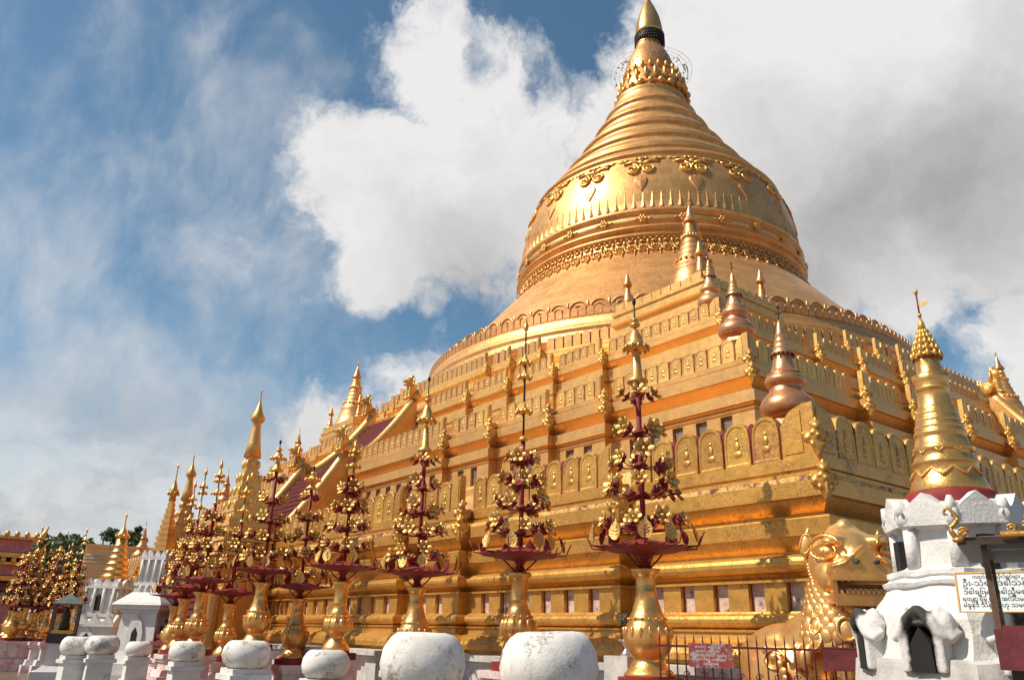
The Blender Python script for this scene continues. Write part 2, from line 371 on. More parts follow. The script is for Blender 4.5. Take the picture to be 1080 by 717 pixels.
PROF = {
 1: [(-5, 4.45), (0, 4.45), (.07, 4.44), (.07, 4.245), (.03, 4.23), (.03, 4.20), (.09, 4.19), (.09, 4.13), (.22, 4.10), (.24, 4.02), (.24, 3.77), (.17, 3.755), (-.02, 3.535), (-.02, 3.50), (.17, 3.475), (.19, 3.45), (.17, 3.20), (.12, 3.19), (-.03, 2.985), (-.02, 2.955)]
    + tor(2.80, .135, .03) + [(.0, 2.645), (-.04, 2.60), (.0, 2.575), (.06, 2.57), (.06, 2.53), (.0, 2.53), (-.12, 2.53), (-.12, 2.10), (.0, 2.10), (.07, 2.09)]
    + tor(1.95, .115, .08) + [(.10, 1.82), (.16, 1.815), (.16, 1.78), (.12, 1.77), (.14, 1.66), (.30, 1.62), (.42, 1.52), (.46, 1.44), (.46, 1.335), (.3, 1.33), (.3, 1.25)],
 2: [(-5, 7.94), (0, 7.94), (.06, 7.93), (.06, 7.80), (.02, 7.785), (.02, 7.76), (.2, 7.72), (.2, 7.43), (.14, 7.42), (-.04, 7.19), (-.04, 7.16), (.05, 7.15), (.05, 7.12), (.18, 7.08), (.18, 6.81), (.1, 6.80), (.04, 6.74), (.09, 6.73), (.09, 6.68), (.05, 6.66), (.05, 6.62), (-.06, 6.62), (-.03, 6.02), (.08, 6.02), (.14, 6.0), (.2, 5.9), (.2, 5.7), (.3, 5.5), (.4, 5.2), (.45, 4.9), (.45, 4.45)],
 3: [(-4, 10.76), (0, 10.76), (.05, 10.75), (.05, 10.64), (.02, 10.63), (.02, 10.60), (.16, 10.57), (.16, 10.39), (.11, 10.38), (-.03, 10.17), (-.03, 10.14), (.13, 10.10), (.13, 9.72), (.05, 9.70), (.05, 9.66), (.1, 9.64), (.1, 9.5), (.04, 9.3), (.04, 8.9), (.1, 8.8), (.3, 8.4), (.3, 7.94)],
 4: [(-3, 12.96), (0, 12.96), (.05, 12.95), (.05, 12.83), (.02, 12.82), (.02, 12.79), (.14, 12.76), (.14, 12.58), (.1, 12.57), (-.03, 12.38), (-.03, 12.35), (.12, 12.32), (.12, 12.05), (.04, 12.04), (.04, 11.3), (.25, 11.1), (.25, 10.76)]}
REDS = {1: (7, 8), 2: (), 3: (), 4: ()}
PAN = {1: (.535, .80, .575, .17), 2: (.40, .58, .435, .13), 3: (.36, .52, .395, .12), 4: (.36, .60, .40, .12)}     # panel width, height, pitch, thickness
STAIR_W = 2.35
def arch_outline(w, h, n=7):
    s = h-w*.62
    pts = [(-w/2, 0), (w/2, 0), (w/2, s)]
    for i in range(1, n): t = i/n*pi; pts.append((w/2*(abs(cos(t))**.9)*(1 if cos(t) > 0 else -1), s+(h-s)*(sin(t)**.75)))
    return pts+[(-w/2, s)]
def panel_mb(mb, w, h, th, detail=True):
    o = arch_outline(w, h); n = len(o); c = Vector((0, h*.45))
    def ins(k): return [tuple(c+(Vector(p)-c)*k) for p in o]
    if not detail: mb.prism(o, -th, 0); return
    i1, i2 = ins(.86), ins(.80)
    L = [[(x, 0, z) for x, z in o], [(x, -th+.012, z) for x, z in o], [(x, -th, z) for x, z in ins(.97)], [(x, -th, z) for x, z in i1], [(x, -th+.013, z) for x, z in i2]]
    vs = sum(L, []); fs = []
    for k in range(4): fs += [(k*n+i, k*n+(i+1) % n, (k+1)*n+(i+1) % n, (k+1)*n+i) for i in range(n)]
    fs = [tuple(reversed(f)) for f in fs]
    fs += [tuple(4*n+i for i in range(n)), tuple(reversed(range(n)))]
    mb.add(vs, fs)
    mb.ell((0, -th+.015, h*.30), (w*.20, .021, h*.09), seg=8, rings=4); mb.ell((0, -th+.012, h*.47), (w*.12, .020, h*.13), seg=8, rings=4); mb.ell((0, -th+.012, h*.63), (w*.07, .019, h*.055), seg=8, rings=4)
panel_me = {}
for t in (1, 2, 3, 4):
    mb = MB(); panel_mb(mb, PAN[t][0], PAN[t][1], PAN[t][3]); jitter(mb, .006, 6, t); panel_me[t] = mb.data('parapet_panel', ['gold_low' if t == 1 else 'gold'])
plq = MB(); plq.box((0, -.012, 0), (.29, .02, .43), 0); 
for sx in (-1, 1): plq.box((sx*.148, -.016, 0), (.014, .032, .455), 1)
for sz in (-1, 1): plq.box((0, -.016, sz*.221), (.282, .032, .013), 1)
plq_me = plq.data('glazed_plaque', ['plaque', 'red'])
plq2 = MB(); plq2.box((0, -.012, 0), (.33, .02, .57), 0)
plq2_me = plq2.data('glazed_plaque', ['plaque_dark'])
orn = MB()
for (x, y, z, p, q, c) in ((0, 0, .0, .13, .12, .15), (0, -.05, .18, .10, .10, .10), (-.13, 0, -.02, .11, .08, .08), (.13, 0, -.02, .11, .08, .08), (0, -.03, -.16, .10, .09, .13), (-.07, -.05, .08, .07, .07, .05), (.07, -.05, .08, .07, .07, .05),
                           (-.19, .02, .07, .07, .06, .06), (.19, .02, .07, .07, .06, .06), (0, -.05, -.29, .06, .06, .09), (-.09, -.06, -.12, .06, .06, .05), (.09, -.06, -.12, .06, .06, .05), (0, -.10, .02, .05, .06, .05), (-.08, .02, .26, .05, .05, .05), (.08, .02, .26, .05, .05, .05), (0, 0, .31, .04, .04, .06)):
    orn.ell((x, y, z), (p, q, c), seg=10, rings=7)
jitter(orn, .025, 9, 3); orn_me = melt(orn, .024, 7); orn_me.materials.append(M['gold_low']); orn_me.name = 'corner_ornament'
todo_panels = []; todo_plaques = []; terraces = {}
for t in (4, 3, 2, 1):
    poly = PLAN[t]; mb = MB(); sweep(mb, poly, PROF[t], REDS[t]); zt = PROF[t][1][1]
    if t in (1, 2):                                     # piers between the sunk plaques
        z0, z1 = (2.10, 2.53) if t == 1 else (6.02, 6.62); d0, d1 = (-.12, -.002) if t == 1 else (-.05, .062)
        pitch, ww = (.715, .31) if t == 1 else (.745, .34)
        po = offset(poly, d1)
        for p0, p1, e, nrm, L, cv0, cv1 in edges(po):
            rz = atan2(e.y, e.x); st = (d1-d0+.004) if cv0 else 0.0; dz = (d1-d0); zc = (z0+z1)/2; zh = z1-z0-.002
            n = max(0, int((L-.35)/pitch)); cuts = []
            if n: s0 = (L-(n-1)*pitch)/2; cuts = [s0+k*pitch for k in range(n)]
            last = st
            for c in cuts+[None]:
                en = c-ww/2 if c is not None else L
                if en-last > .01:
                    m = p0+e*((last+en)/2)-nrm*(dz/2); mb.box((m.x, m.y, zc), (en-last, dz, zh), 0, rz)
                if c is not None:
                    last = c+ww/2; q = p0+e*c-nrm*dz
                    if VIS(nrm, q): todo_plaques.append((t, q.x, q.y, zc, rz))
    tr = mb.build('terrace', ['gold_low' if t == 1 else 'gold', 'redworn'], pagoda); terraces[t] = tr
    # red wall behind the parapet panels, corner panels, ornaments
    rw = MB(); cp = []; w_, h_, p_, th_ = PAN[t]
    for p0, p1, e, nrm, L, cv0, cv1 in edges(offset(poly, -.03)):
        if not VIS(nrm, p0): continue
        rz = atan2(e.y, e.x); short = L < .5
        if short: 
            m = p0+e*(L/2)-nrm*(th_/2); 
            continue
        cw = (.55 if t == 1 else .36) if L > 3.2 or not (cv0 and cv1) else .34
        if t == 1 and L > 3.9 and (cv0 and abs(abs(p0.x)-abs(p0.y)) < .1 or cv1 and abs(abs(p1.x)-abs(p1.y)) < .1): cw = .62
        a0 = cw+.03 if cv0 else .04; a1 = L-cw-.03 if cv1 else L-.04
        n = max(1, int(round((a1-a0)/p_))); pitch = (a1-a0)/n; posts = []
        for k in range(n):
            s = a0+(k+.5)*pitch; q = p0+e*s
            along = q.x if abs(nrm.y) > .7 else q.y
            if t < 4 and abs(along) < STAIR_W+.1 and (abs(nrm.y) > .9 or abs(nrm.x) > .9): continue
            todo_panels.append((t, q.x-nrm.x*th_, q.y-nrm.y*th_, zt+.005, rz, min(1.0, pitch/p_*1.0)))
            g1 = p0+e*(a0+(k+1)*pitch)-nrm*(.045+.05)
            if k < n-1: posts.append((a0+(k+1)*pitch, (pitch-w_*min(1, pitch/p_)+.05)/2))
        if posts:
            lo = .02 if t > 1 else .05; ol = [(a0, .004), (a1, .004), (a1, lo)]
            for c_, hw in reversed(posts): ol += [(c_+hw, lo), (c_+hw, h_*.86), (c_, h_*.93), (c_-hw, h_*.86), (c_-hw, lo)]
            ol.append((a0, lo)); rw = MB(); rw.M = Matrix.Translation((p0.x-nrm.x*th_, p0.y-nrm.y*th_, zt)) @ Matrix.Rotation(rz, 4, 'Z'); rw.prism(ol, -th_+.035, -th_+.125); rw.build('parapet_backing', ['red'], tr)
        for cv, pt, sg in ((cv0, p0, 1), (cv1, p1, -1)):
            if cv: cp.append((pt, e*sg, nrm, cw, sg))
    # corner panels: an arched face at each end of a side that meets a corner
    done = []
    for pt, e, nrm, cw, sg in cp:
        mb = MB(); trim = 0.0 if sg > 0 else .0
        hh = h_*1.10
        ang = atan2(nrm.y, nrm.x)+pi/2
        o = [(0, 0), (cw, 0), (cw, hh*.62), (cw*.9, hh*.76), (cw*.66, hh*.91), (cw*.35, hh*.985), (0, hh)]
        if sg < 0: o = [(-x, z) for x, z in reversed(o)]
        y1 = th_ if sg > 0 else th_-.0
        if sg < 0: o = [(x if x < -th_-.002 else -th_-.002, z) for x, z in o]
        mb.M = Matrix.Translation((pt.x, pt.y, zt+.004)) @ Matrix.Rotation(ang, 4, 'Z')
        mb.prism(o, 0, th_)
        ii = [(sum(x for x, z in o)/len(o), hh*.42)]
        oi = [(ii[0][0]+(x-ii[0][0])*.76, ii[0][1]+(z-ii[0][1])*.80) for x, z in o]
        mb.prism(oi, -.016, -.001)
        mb.build('corner_panel', ['gold_low' if t == 1 else 'gold'], tr)
        if sg > 0 or True:
            key = (round(pt.x, 1), round(pt.y, 1))
            if key not in done:
                done.append(key)
                sc = {1: .95, 2: .78, 3: .66, 4: .6}[t]
                bis = Vector((1 if pt.x > 0 else -1, -1 if pt.y < 0 else 1))
                inx = (nrm if abs(nrm.x) > .5 else e*-1); 
                dirv = (nrm-e).normalized() if True else bis
                a = atan2(dirv.y, dirv.x)+pi/2
                zs = (zt-.10, zt-.46) if t < 3 else (zt-.08, zt-.36)
                for j, z in enumerate(zs):
                    q = pt+dirv*(.10 if j == 0 else .26)
                    link('corner_ornament', orn_me, tr, (q.x, q.y, z+(.35 if t == 1 and j == 0 and abs(abs(pt.x)-abs(pt.y)) < .1 else 0)), a, sc)
# nearest hundred panels and plaques are parts, the rest one mass per terrace
dcam = lambda q: hypot(q[1]-CAM.x, q[2]-CAM.y)+abs(q[3])*.4
todo_panels.sort(key=dcam); todo_plaques.sort(key=dcam)
for t, x, y, z, rz, sc in todo_panels[:100]:
    o = link('parapet_panel', panel_me[t], terraces[t], (x, y, z), 0, (sc, 1, random.uniform(.985, 1.02))); o.rotation_euler = (random.uniform(-.012, .012), random.uniform(-.014, .014), rz+random.uniform(-.012, .012))
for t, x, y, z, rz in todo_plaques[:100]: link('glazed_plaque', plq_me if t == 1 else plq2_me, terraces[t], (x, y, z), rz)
rest = MB()
for t, x, y, z, rz, sc in todo_panels[100:]:
    rest.M = Matrix.Translation((x, y, z)) @ Matrix.Rotation(rz, 4, 'Z') @ Matrix.Diagonal((sc, 1, 1, 1)); panel_mb(rest, PAN[t][0], PAN[t][1], PAN[t][3], t < 4)
tag(rest.build('parapet_panel_rows', ['gold'], pagoda), kind='stuff')
rest = MB()
for t, x, y, z, rz in todo_plaques[100:]:
    rest.M = Matrix.Translation((x, y, z)) @ Matrix.Rotation(rz, 4, 'Z'); rest.box((0, -.012, 0), (.29, .02, .43 if t == 1 else .57))
if rest.v: tag(rest.build('glazed_plaque_rows', ['plaque'], pagoda), kind='stuff')
pl = MB(); sweep(pl, PLAN[1], [(.4, 1.255), (1.15, 1.25), (1.15, 1.14), (1.02, 1.12), (1.02, .25), (1.2, .2), (1.2, -.02)])
pl.build('plinth', ['plinthstone'], pagoda)
# corner platforms on the third terrace
for sx, sy in ((1, -1), (-1, -1), (1, 1)):
    cx, cy, hw = 13.15*sx, 13.15*sy, 2.2
    mb = MB(); sq = [(cx-hw, cy-hw), (cx+hw, cy-hw), (cx+hw, cy+hw), (cx-hw, cy+hw)]
    sweep(mb, sq, [(-1.9, 13.46), (0, 13.46), (.06, 13.45), (.06, 13.33), (.0, 13.31), (.0, 13.22), (.09, 13.18), (.09, 12.95), (.02, 12.9), (-.06, 12.75), (.05, 12.7), (.05, 12.4), (0, 12.38), (0, 11.4), (.15, 11.2), (.15, 10.76)], (5,))
    for p0, p1, e, nrm, L, a_, b_ in edges(offset(sq, -.09)):
        n = 9
        for k in range(n):
            q = p0+e*(L*(k+.5)/n); mb.box((q.x, q.y, 13.46+.13), (L/n-.04, .16, .26 if k not in (0, n-1) else .4), 0, atan2(e.y, e.x))
    mb.build('corner_platform', ['gold', 'redworn'], pagoda)

# ------------------------------------------------------------------ bell and spire
BC = Vector((-.12, -.16))
BPROF = [(14.75, 12.9), (14.72, 14.2), (14.78, 14.24), (14.74, 14.4), (14.6, 14.5), (14.55, 14.75), (14.6, 14.8), (14.56, 14.92), (14.42, 15.0), (14.36, 15.3), (14.3, 15.5), (13.6, 15.55), (13.5, 15.9), (13.0, 16.5), (12.2, 17.5), (11.5, 18.35), (10.85, 19.1), (10.3, 19.75), (9.75, 20.35), (9.3, 20.9), (9.02, 21.4), (8.88, 21.8), (8.84, 22.05),
         (8.98, 22.08), (9.02, 22.16), (8.98, 22.26), (8.86, 22.28), (8.86, 22.38), (8.98, 22.42), (9.10, 22.5), (9.12, 22.6), (9.06, 22.68), (8.88, 22.72), (8.86, 22.8), (8.94, 22.86), (9.02, 23.0), (9.02, 23.15), (8.94, 23.28), (8.86, 23.34), (8.86, 23.45), (8.98, 23.5), (9.04, 23.6), (9.0, 23.74), (8.88, 23.8), (8.83, 23.9),
         (8.82, 24.4), (8.76, 25.0), (8.66, 25.7), (8.5, 26.4), (8.28, 27.05), (8.04, 27.6), (7.9, 27.86), (8.0, 27.9), (8.04, 28.0), (7.98, 28.1), (7.82, 28.14)]
def ringpro(pts):
    out = []
    for (r, z), b in pts:
        if b: out += [(r, z-.16), (r+b*.8, z-.1), (r+b, z), (r+b*.7, z+.1), (r-.03, z+.17)]
        else: out.append((r, z))
    return out
BP2 = ringpro([((7.5, 28.55), 0), ((7.12, 29.0), .13), ((6.9, 29.35), .05), ((6.4, 30.0), 0), ((5.95, 30.65), .17), ((5.72, 31.0), .06), ((5.2, 31.75), 0), ((4.85, 32.35), .17), ((4.62, 32.75), .06), ((4.2, 33.4), 0), ((3.82, 34.15), .16), ((3.4, 34.9), 0), ((3.08, 35.6), .13), ((2.8, 36.2), 0), ((2.5, 37.0), .03), ((2.3, 37.4), 0)])
bp = BPROF+BP2
mb = MB(); mb.lathe(bp, 200, (BC.x, BC.y, 0), caps=False)
bell = mb.build('bell', ['gold_bell'], pagoda)
def rz_at(z):
    for (r0, z0), (r1, z1) in zip(bp, bp[1:]):
        if z0 <= z <= z1 and z1 > z0: return r0+(r1-r0)*(z-z0)/(z1-z0)
    return bp[-1][0]
def onbell(th0, rbase=None):
    def fn(p):                                           # local x along, z height, -y outwards
        r = (rz_at(p.z) if rbase is None else rbase)-p.y; a = th0+p.x/(rz_at(p.z) if rbase is None else rbase)
        return Vector((BC.x+r*cos(a), BC.y+r*sin(a), p.z))
    return fn
def spiral(cx, cz, r, turns, sg, n=16): return [(cx+sg*r*(1-i/n*.8)*cos(turns*2*pi*i/n+pi/2), -.04, cz+r*(1-i/n*.8)*sin(turns*2*pi*i/n+pi/2)) for i in range(n+1)]
for k in range(18):
    th = 2*pi*(k+.35)/18; fn = onbell(th); mb = MB()
    for sg in (-1, 1):
        mb.tube(spiral(sg*.46, 26.60, .40, 1.7, sg), .10, 6, fn=fn)
        mb.tube([(sg*.1, -.04, 27.0), (sg*.5, -.05, 27.25), (sg*.95, -.04, 27.12), (sg*1.05, -.04, 27.35), (sg*.7, -.04, 27.5)], [.09, .11, .09, .08, .05], 5, fn=fn)
        mb.ell((sg*1.15, -.03, 27.45), (.2, .07, .12), seg=8, rings=4, fn=fn)
    for (x, z, a, b) in ((0, 27.2, .16, .2), (0, 26.85, .1, .14), (0, 27.5, .22, .1), (.3, 27.52, .12, .1), (-.3, 27.52, .12, .1)): mb.ell((x, -.04, z), (a, .09, b), seg=8, rings=4, fn=fn)
    mb.build('scroll_ornament', ['gold_orn'], bell)
    mb = MB(); hp = [(0, 24.95), (.18, 25.25), (.36, 25.6), (.38, 25.8), (.28, 25.93), (.12, 25.9), (0, 26.05), (-.12, 25.9), (-.28, 25.93), (-.38, 25.8), (-.36, 25.6), (-.18, 25.25)]
    nh = len(hp); mb.add([(0, -.10, 25.6)]+[(x*.8, -.075, 25.55+(z-25.55)*.85) for x, z in hp]+[(x, -.03, z) for x, z in hp]+[(x, .05, z) for x, z in hp], [(0, 1+i, 1+(i+1) % nh) for i in range(nh)]+[(1+k*nh+i, 1+(k+1)*nh+i, 1+(k+1)*nh+(i+1) % nh, 1+k*nh+(i+1) % nh) for k in (0, 1) for i in range(nh)], fn=fn); mb.build('heart_pendant', ['gold_bell'], bell)
mb = MB()
for k in range(110):
    fn = onbell(2*pi*k/110); a = .2
    mb.add([(-a, 0.02, 23.9), (a, .02, 23.9), (0, .02, 24.95), (0, -.07, 23.92), (0, -.02, 24.9)], [(0, 3, 4, 2), (3, 1, 2, 4), (0, 1, 3)], fn=fn)
mb.build('petal_frieze', ['gold_bell'], bell)
bo = MB()
for k in range(6): a = k*pi/3; bo.ell((.16*cos(a), -.06, .16*sin(a)), (.11, .08, .11), seg=8, rings=4)
bo.ell((0, -.1, 0), (.09, .08, .09), seg=8, rings=4)
for sg in (-1, 1): bo.ell((sg*.38, -.02, 0), (.16, .06, .07), seg=8, rings=4)
bo_me = bo.data('flower_boss', ['gold_orn'])
for k in range(26):
    a = 2*pi*(k+.2)/26; link('flower_boss', bo_me, bell, (BC.x+9.02*cos(a), BC.y+9.02*sin(a), 23.06), a+pi/2)
mb = MB()
for k in range(88):
    fn = onbell(2*pi*k/88); 
    mb.tube([(-.31, -.03, 21.55), (-.26, -.07, 21.2), (-.1, -.08, 21.02), (.1, -.08, 21.02), (.26, -.07, 21.2), (.31, -.03, 21.55)], .055, 4, fn=fn)
    mb.tube([(-.15, -.05, 21.5), (-.12, -.09, 21.28), (.12, -.09, 21.28), (.15, -.05, 21.5)], .05, 4, fn=fn)
    for (x, z, a, b) in ((0, 21.45, .09, .1), (.31, 21.05, .08, .13), (.31, 20.8, .05, .12), (0, 21.78, .2, .09), (.31, 21.75, .1, .16), (.16, 21.95, .12, .06), (-.16, 21.95, .12, .06)): mb.ell((x, -.05, z), (a, .09, b), seg=6, rings=4, fn=fn)
mb.build('floral_frieze', ['gold_orn'], bell)
mb = MB()                                                # crest of small leaves and arches round the foot of the bell
for k in range(230):
    th = 2*pi*k/230; mb.M = Matrix.Translation((BC.x, BC.y, 0)) @ Matrix.Rotation(th, 4, 'Z') @ Matrix.Translation((14.2, 0, 15.5)) @ Matrix.Rotation(pi/2, 4, 'Z')
    panel_mb(mb, .33, .46, .12, False)
mb.build('leaf_crest', ['gold_bell'], bell)
mb = MB()
for k in range(84):
    th = 2*pi*k/84
    fn = lambda p, th=th: Vector((BC.x+(13.75-p.y)*cos(th+p.x/13.8), BC.y+(13.75-p.y)*sin(th+p.x/13.8), p.z))
    mb.tube([(x, -.01, z) for x, z in arc((0, 16.08), .42, pi, 0, 8)], .045, 5, fn=fn); mb.tube([(x, -.01, z) for x, z in arc((0, 16.08), .22, pi, 0, 6)], .04, 5, fn=fn)
    mb.ell((.5, -.02, 16.25), (.09, .07, .28), seg=6, rings=4, fn=fn); mb.prism([(-.42, 15.6), (.42, 15.6), (.44, 16.15), (.26, 16.45), (0, 16.55), (-.26, 16.45), (-.44, 16.15)], 0, .12, fn=fn)
mb.build('arch_crest', ['gold_bell'], bell)
# spire above
mb = MB()
mb.lathe([(2.3, 37.35), (2.42, 37.5), (2.3, 37.75), (2.2, 37.8), (2.3, 38.1), (2.15, 38.5), (2.0, 38.9), (1.86, 39.3), (1.8, 39.35), (1.85, 39.6), (1.75, 40.2), (1.55, 40.9), (1.25, 41.6), (.95, 42.1), (.9, 42.4), (.88, 43.25)], 64, (BC.x*.5, BC.y*.5, 0))
spire = mb.build('spire', ['gold_bell'], pagoda)
mb = MB()
for k in range(22):
    a = 2*pi*k/22; mb.ell((2.45*cos(a), 2.45*sin(a), 37.5), (.26, .26, .26), seg=10, rings=6)
    mb.ell((2.3*cos(a+.14), 2.3*sin(a+.14), 38.4), (.16, .16, .5), seg=8, rings=6); mb.ell((2.0*cos(a), 2.0*sin(a), 39.35), (.15, .15, .28), seg=8, rings=6)
mb.build('lotus_collar', ['gold_orn'], spire)
mb = MB(); mb.lathe([(.97, 42.5), (1.04, 42.6), (1.06, 43.0), (1.0, 43.3), (.9, 43.32)], 40)
for k in range(36):
    a = 2*pi*k/36
    for j in range(4): mb.ell((1.06*cos(a+j*.05), 1.06*sin(a+j*.05), 42.45+j*.27), (.06, .06, .09), seg=5, rings=4)
mb.build('canopy_fringe', ['iron'], spire)
mb = MB(); mb.lathe([(.86, 43.28), (.98, 43.35), (1.0, 43.6), (.94, 44.2), (.82, 44.9), (.64, 45.5), (.42, 46.1), (.26, 46.5), (.14, 46.9), (.09, 47.6), (.16, 47.8), (.06, 48.1), (.03, 49.6)], 40, smooth=True)
mb.build('bud_finial', ['gold_bright'], spire)
mb = MB()
for R_ in (2.3, 2.6, 2.9): mb.tube([(R_*cos(2*pi*i/64), R_*sin(2*pi*i/64), 39.9) for i in range(64)], .012, 4, close=True)
for k in range(16): a = 2*pi*k/16; mb.tube([(1.8*cos(a), 1.8*sin(a), 39.9), (2.9*cos(a), 2.9*sin(a), 39.9)], .01, 4)
for k in range(92):
    a = random.random()*2*pi; R_ = random.choice((2.3, 2.6, 2.6, 2.45)); mb.ell((R_*cos(a), R_*sin(a), 39.8-random.random()*.3), (.045, .045, .07), 1, 5, 4)
mb.build('bell_ring', ['wire', 'beads'], spire)

# ------------------------------------------------------------------ stairways with red steps
def stair(par, y0, z0, y1, z1, wdt, rot):
    R = Matrix.Rotation(rot, 4, 'Z'); mb = MB(); mb.M = R; n = max(6, int((z1-z0)/.24))
    for i in range(n):
        ya = y0+(y1-y0)*i/n; za = z0+(z1-z0)*(i+1)/n; mb.box((0, (ya+y1)/2, za-.07), (2*wdt-.5, abs(y1-ya), .14), 0)
        mb.box((0, (ya+y1)/2+.02, (z0+za-.14)/2), (2*wdt-.54, abs(y1-ya)-.04, max(.02, za-.14-z0)), 1)
    st = mb.build('staircase', ['stairred', 'stairred'], par)
    for sg in (-1, 1):
        b = MB(); b.M = R; m = 10; top = []; low = []
        for i in range(m+1):
            u = i/m; zz = z0+(z1-z0)*(u**1.25)+.24+.25*(u**3); top.append((y0-.15+(y1-y0+.15)*u, zz))
        ol = top+[(y1, z0-.02), (y0-.15, z0-.02)]
        x0 = sg*(wdt+.02); fl = [(sg*.55*(1-i/m)**2) for i in range(m+1)]
        vs = []; 
        for i, (y, z) in enumerate(top): vs += [(x0+fl[i]-.2, y, z), (x0+fl[i]+.2, y, z), (x0+fl[i]-.2, y, z0-.02), (x0+fl[i]+.2, y, z0-.02)]
        fs = []
        for i in range(m):
            a = 4*i; c = 4*(i+1); fs += [(a, a+1, c+1, c), (a+2, a, c, c+2), (a+1, a+3, c+3, c+1)]
        fs += [(0, 2, 3, 1), (4*m, 4*m+1, 4*m+3, 4*m+2)]
        b.add(vs, fs)
        b.tube([(x0+fl[i], y, z+.06) for i, (y, z) in enumerate(top)], .21, 8)
        b.ell((x0+fl[0], y0-.2, z0+.5), (.3, .32, .32), seg=10, rings=6)
        b.build('balustrade', ['gold'], st)
for rot in (0, pi/2):
    stair(pagoda, -27.3, 0.9, -24.9, 4.45, 1.9, rot); stair(pagoda, -24.6, 4.45, -21.75, 7.94, 2.1, rot); stair(pagoda, -21.3, 7.94, -18.7, 10.76, 1.9, rot)

# ------------------------------------------------------------------ small stupas standing on the terrace corners
def copper_stupa():
    r = empty('corner_stupa', (0, 0, 0))
    mb = MB(); mb.lathe([(.50, 0), (.50, .12), (.42, .2), (.42, .8), (.5, .9), (.46, 1.0), (.40, 1.05)], 8, smooth=False); mb.build('pedestal', ['copper'], r)
    mb = MB(); mb.lathe([(.36, 1.04), (.47, 1.10), (.55, 1.22), (.56, 1.32), (.5, 1.44), (.38, 1.56), (.33, 1.62), (.34, 1.66), (.31, 1.68), (.36, 1.71), (.41, 1.77), (.42, 1.83), (.38, 1.9), (.33, 1.93), (.36, 1.96), (.3, 1.98), (.26, 2.04), (.22, 2.16), (.19, 2.3), (.18, 2.36)], 28); body = mb.build('bell_body', ['copper'], r)
    mb = MB(); mb.lathe([(.17, 2.34), (.23, 2.36), (.235, 2.39), (.18, 2.45), (.17, 2.47), (.19, 2.49), (.15, 2.56), (.14, 2.6), (.155, 2.62), (.12, 2.68), (.11, 2.74), (.12, 2.76), (.09, 2.84), (.055, 3.0), (.03, 3.1)], 20)
    for k in range(14): a = 2*pi*k/14; mb.box((.23*cos(a), .23*sin(a), 2.34), (.03, .03, .06), 1, a)
    mb.tube([(0, 0, 3.05), (0, 0, 3.4)], .012, 5, 1); mb.ell((0, 0, 3.38), (.03, .03, .04), 1, 6, 4); mb.tube([(-.07, 0, 3.25), (.07, 0, 3.25)], .012, 4, 1)
    mb.build('canopy', ['copper', 'iron'], r)
    return r
cs0 = copper_stupa()
spots = [((23.0, -23.0), 4.45, .97, 'largest rosy gold lantern shaped stupa, behind the lowest parapet at the near corner'),
         ((19.55, -19.55), 7.94, .93, 'rosy gold lantern shaped stupa at the near second terrace corner'),
         ((16.4, -16.4), 10.76, .86, 'small rosy gold stupa at the near corner of the third terrace'),
         ((-23.0, -23.0), 4.45, .99, 'tiny copper gold stupa at the far left end of the lowest terrace'),
         ((-19.5, -19.5), 7.94, .95, 'small copper gold stupa at the far left corner of the second terrace'),
         ((-16.4, -16.4), 10.76, .9, 'small copper gold stupa at the far left corner of the third terrace'),
         ]
for i, ((x, y), z, sc, lab) in enumerate(spots):
    o = cs0 if i == 0 else dup(cs0); o.location = (x, y, z); o.scale = (sc*.92, sc*.92, sc)
    tag(o, lab, 'stupa', 'copper gold stupas on the terrace corners')
def big_stupa():
    r = empty('large_corner_stupa', (0, 0, 0))
    mb = MB(); mb.lathe([(1.35, 0), (1.35, .25), (1.25, .3), (1.3, .4), (1.15, .5), (1.2, .6), (1.05, .7), (1.08, .78), (.98, .86), (.94, 1.1), (.88, 1.35), (.80, 1.6), (.82, 1.66), (.76, 1.7), (.72, 1.9), (.68, 1.97), (.69, 2.05), (.62, 2.1), (.58, 2.25), (.6, 2.3), (.54, 2.35), (.5, 2.52), (.52, 2.57), (.46, 2.62), (.42, 2.8), (.44, 2.84), (.38, 2.9), (.35, 3.05), (.4, 3.15), (.34, 3.25), (.3, 3.3), (.28, 3.5), (.24, 3.7), (.21, 3.82)], 32)
    b = mb.build('bell_body', ['gold_bell'], r)
    mb = MB()
    for k in range(20): a = 2*pi*k/20; mb.ell((.36*cos(a), .36*sin(a), 3.13), (.07, .07, .09), seg=6, rings=4)
    mb.build('lotus_band', ['gold_orn'], r); mb = MB()
    for k in range(20): a = 2*pi*k/20; mb.ell((.70*cos(a), .70*sin(a), 2.0), (.08, .08, .07), seg=6, rings=4)
    mb.build('lotus_band', ['gold_orn'], r)
    mb = MB(); mb.lathe([(.2, 3.8), (.31, 3.82), (.32, 3.88), (.24, 3.95), (.22, 4.05), (.16, 4.15), (.14, 4.3), (.08, 4.45), (.05, 4.6), (.02, 4.65)], 20); mb.tube([(0, 0, 4.6), (0, 0, 5.0)], .018, 5); mb.ell((0, 0, 4.85), (.06, .06, .07), seg=6, rings=4); mb.tube([(-.1, 0, 4.7), (.1, 0, 4.7)], .015, 4)
    mb.build('canopy', ['copper'], r)
    return r
bs0 = big_stupa()
for i, (x, y, z, sc, lab) in enumerate([(13.25, -13.25, 13.46, 1.0, 'tall gold bell stupa standing right in front of the main bell'),
                                        (-14.3, -13.8, 13.46, 1.0, 'gold bell stupa silhouetted on blue sky left of the stairway lions'),
                                        (13.6, 14.0, 13.46, .98, 'ringed gold bell stupa at the right edge beyond the stair lion')]):
    o = bs0 if i == 0 else dup(bs0); o.location = (x, y, z); o.scale = (sc,)*3; tag(o, lab, 'stupa', 'large bell stupas on the upper corner platforms')
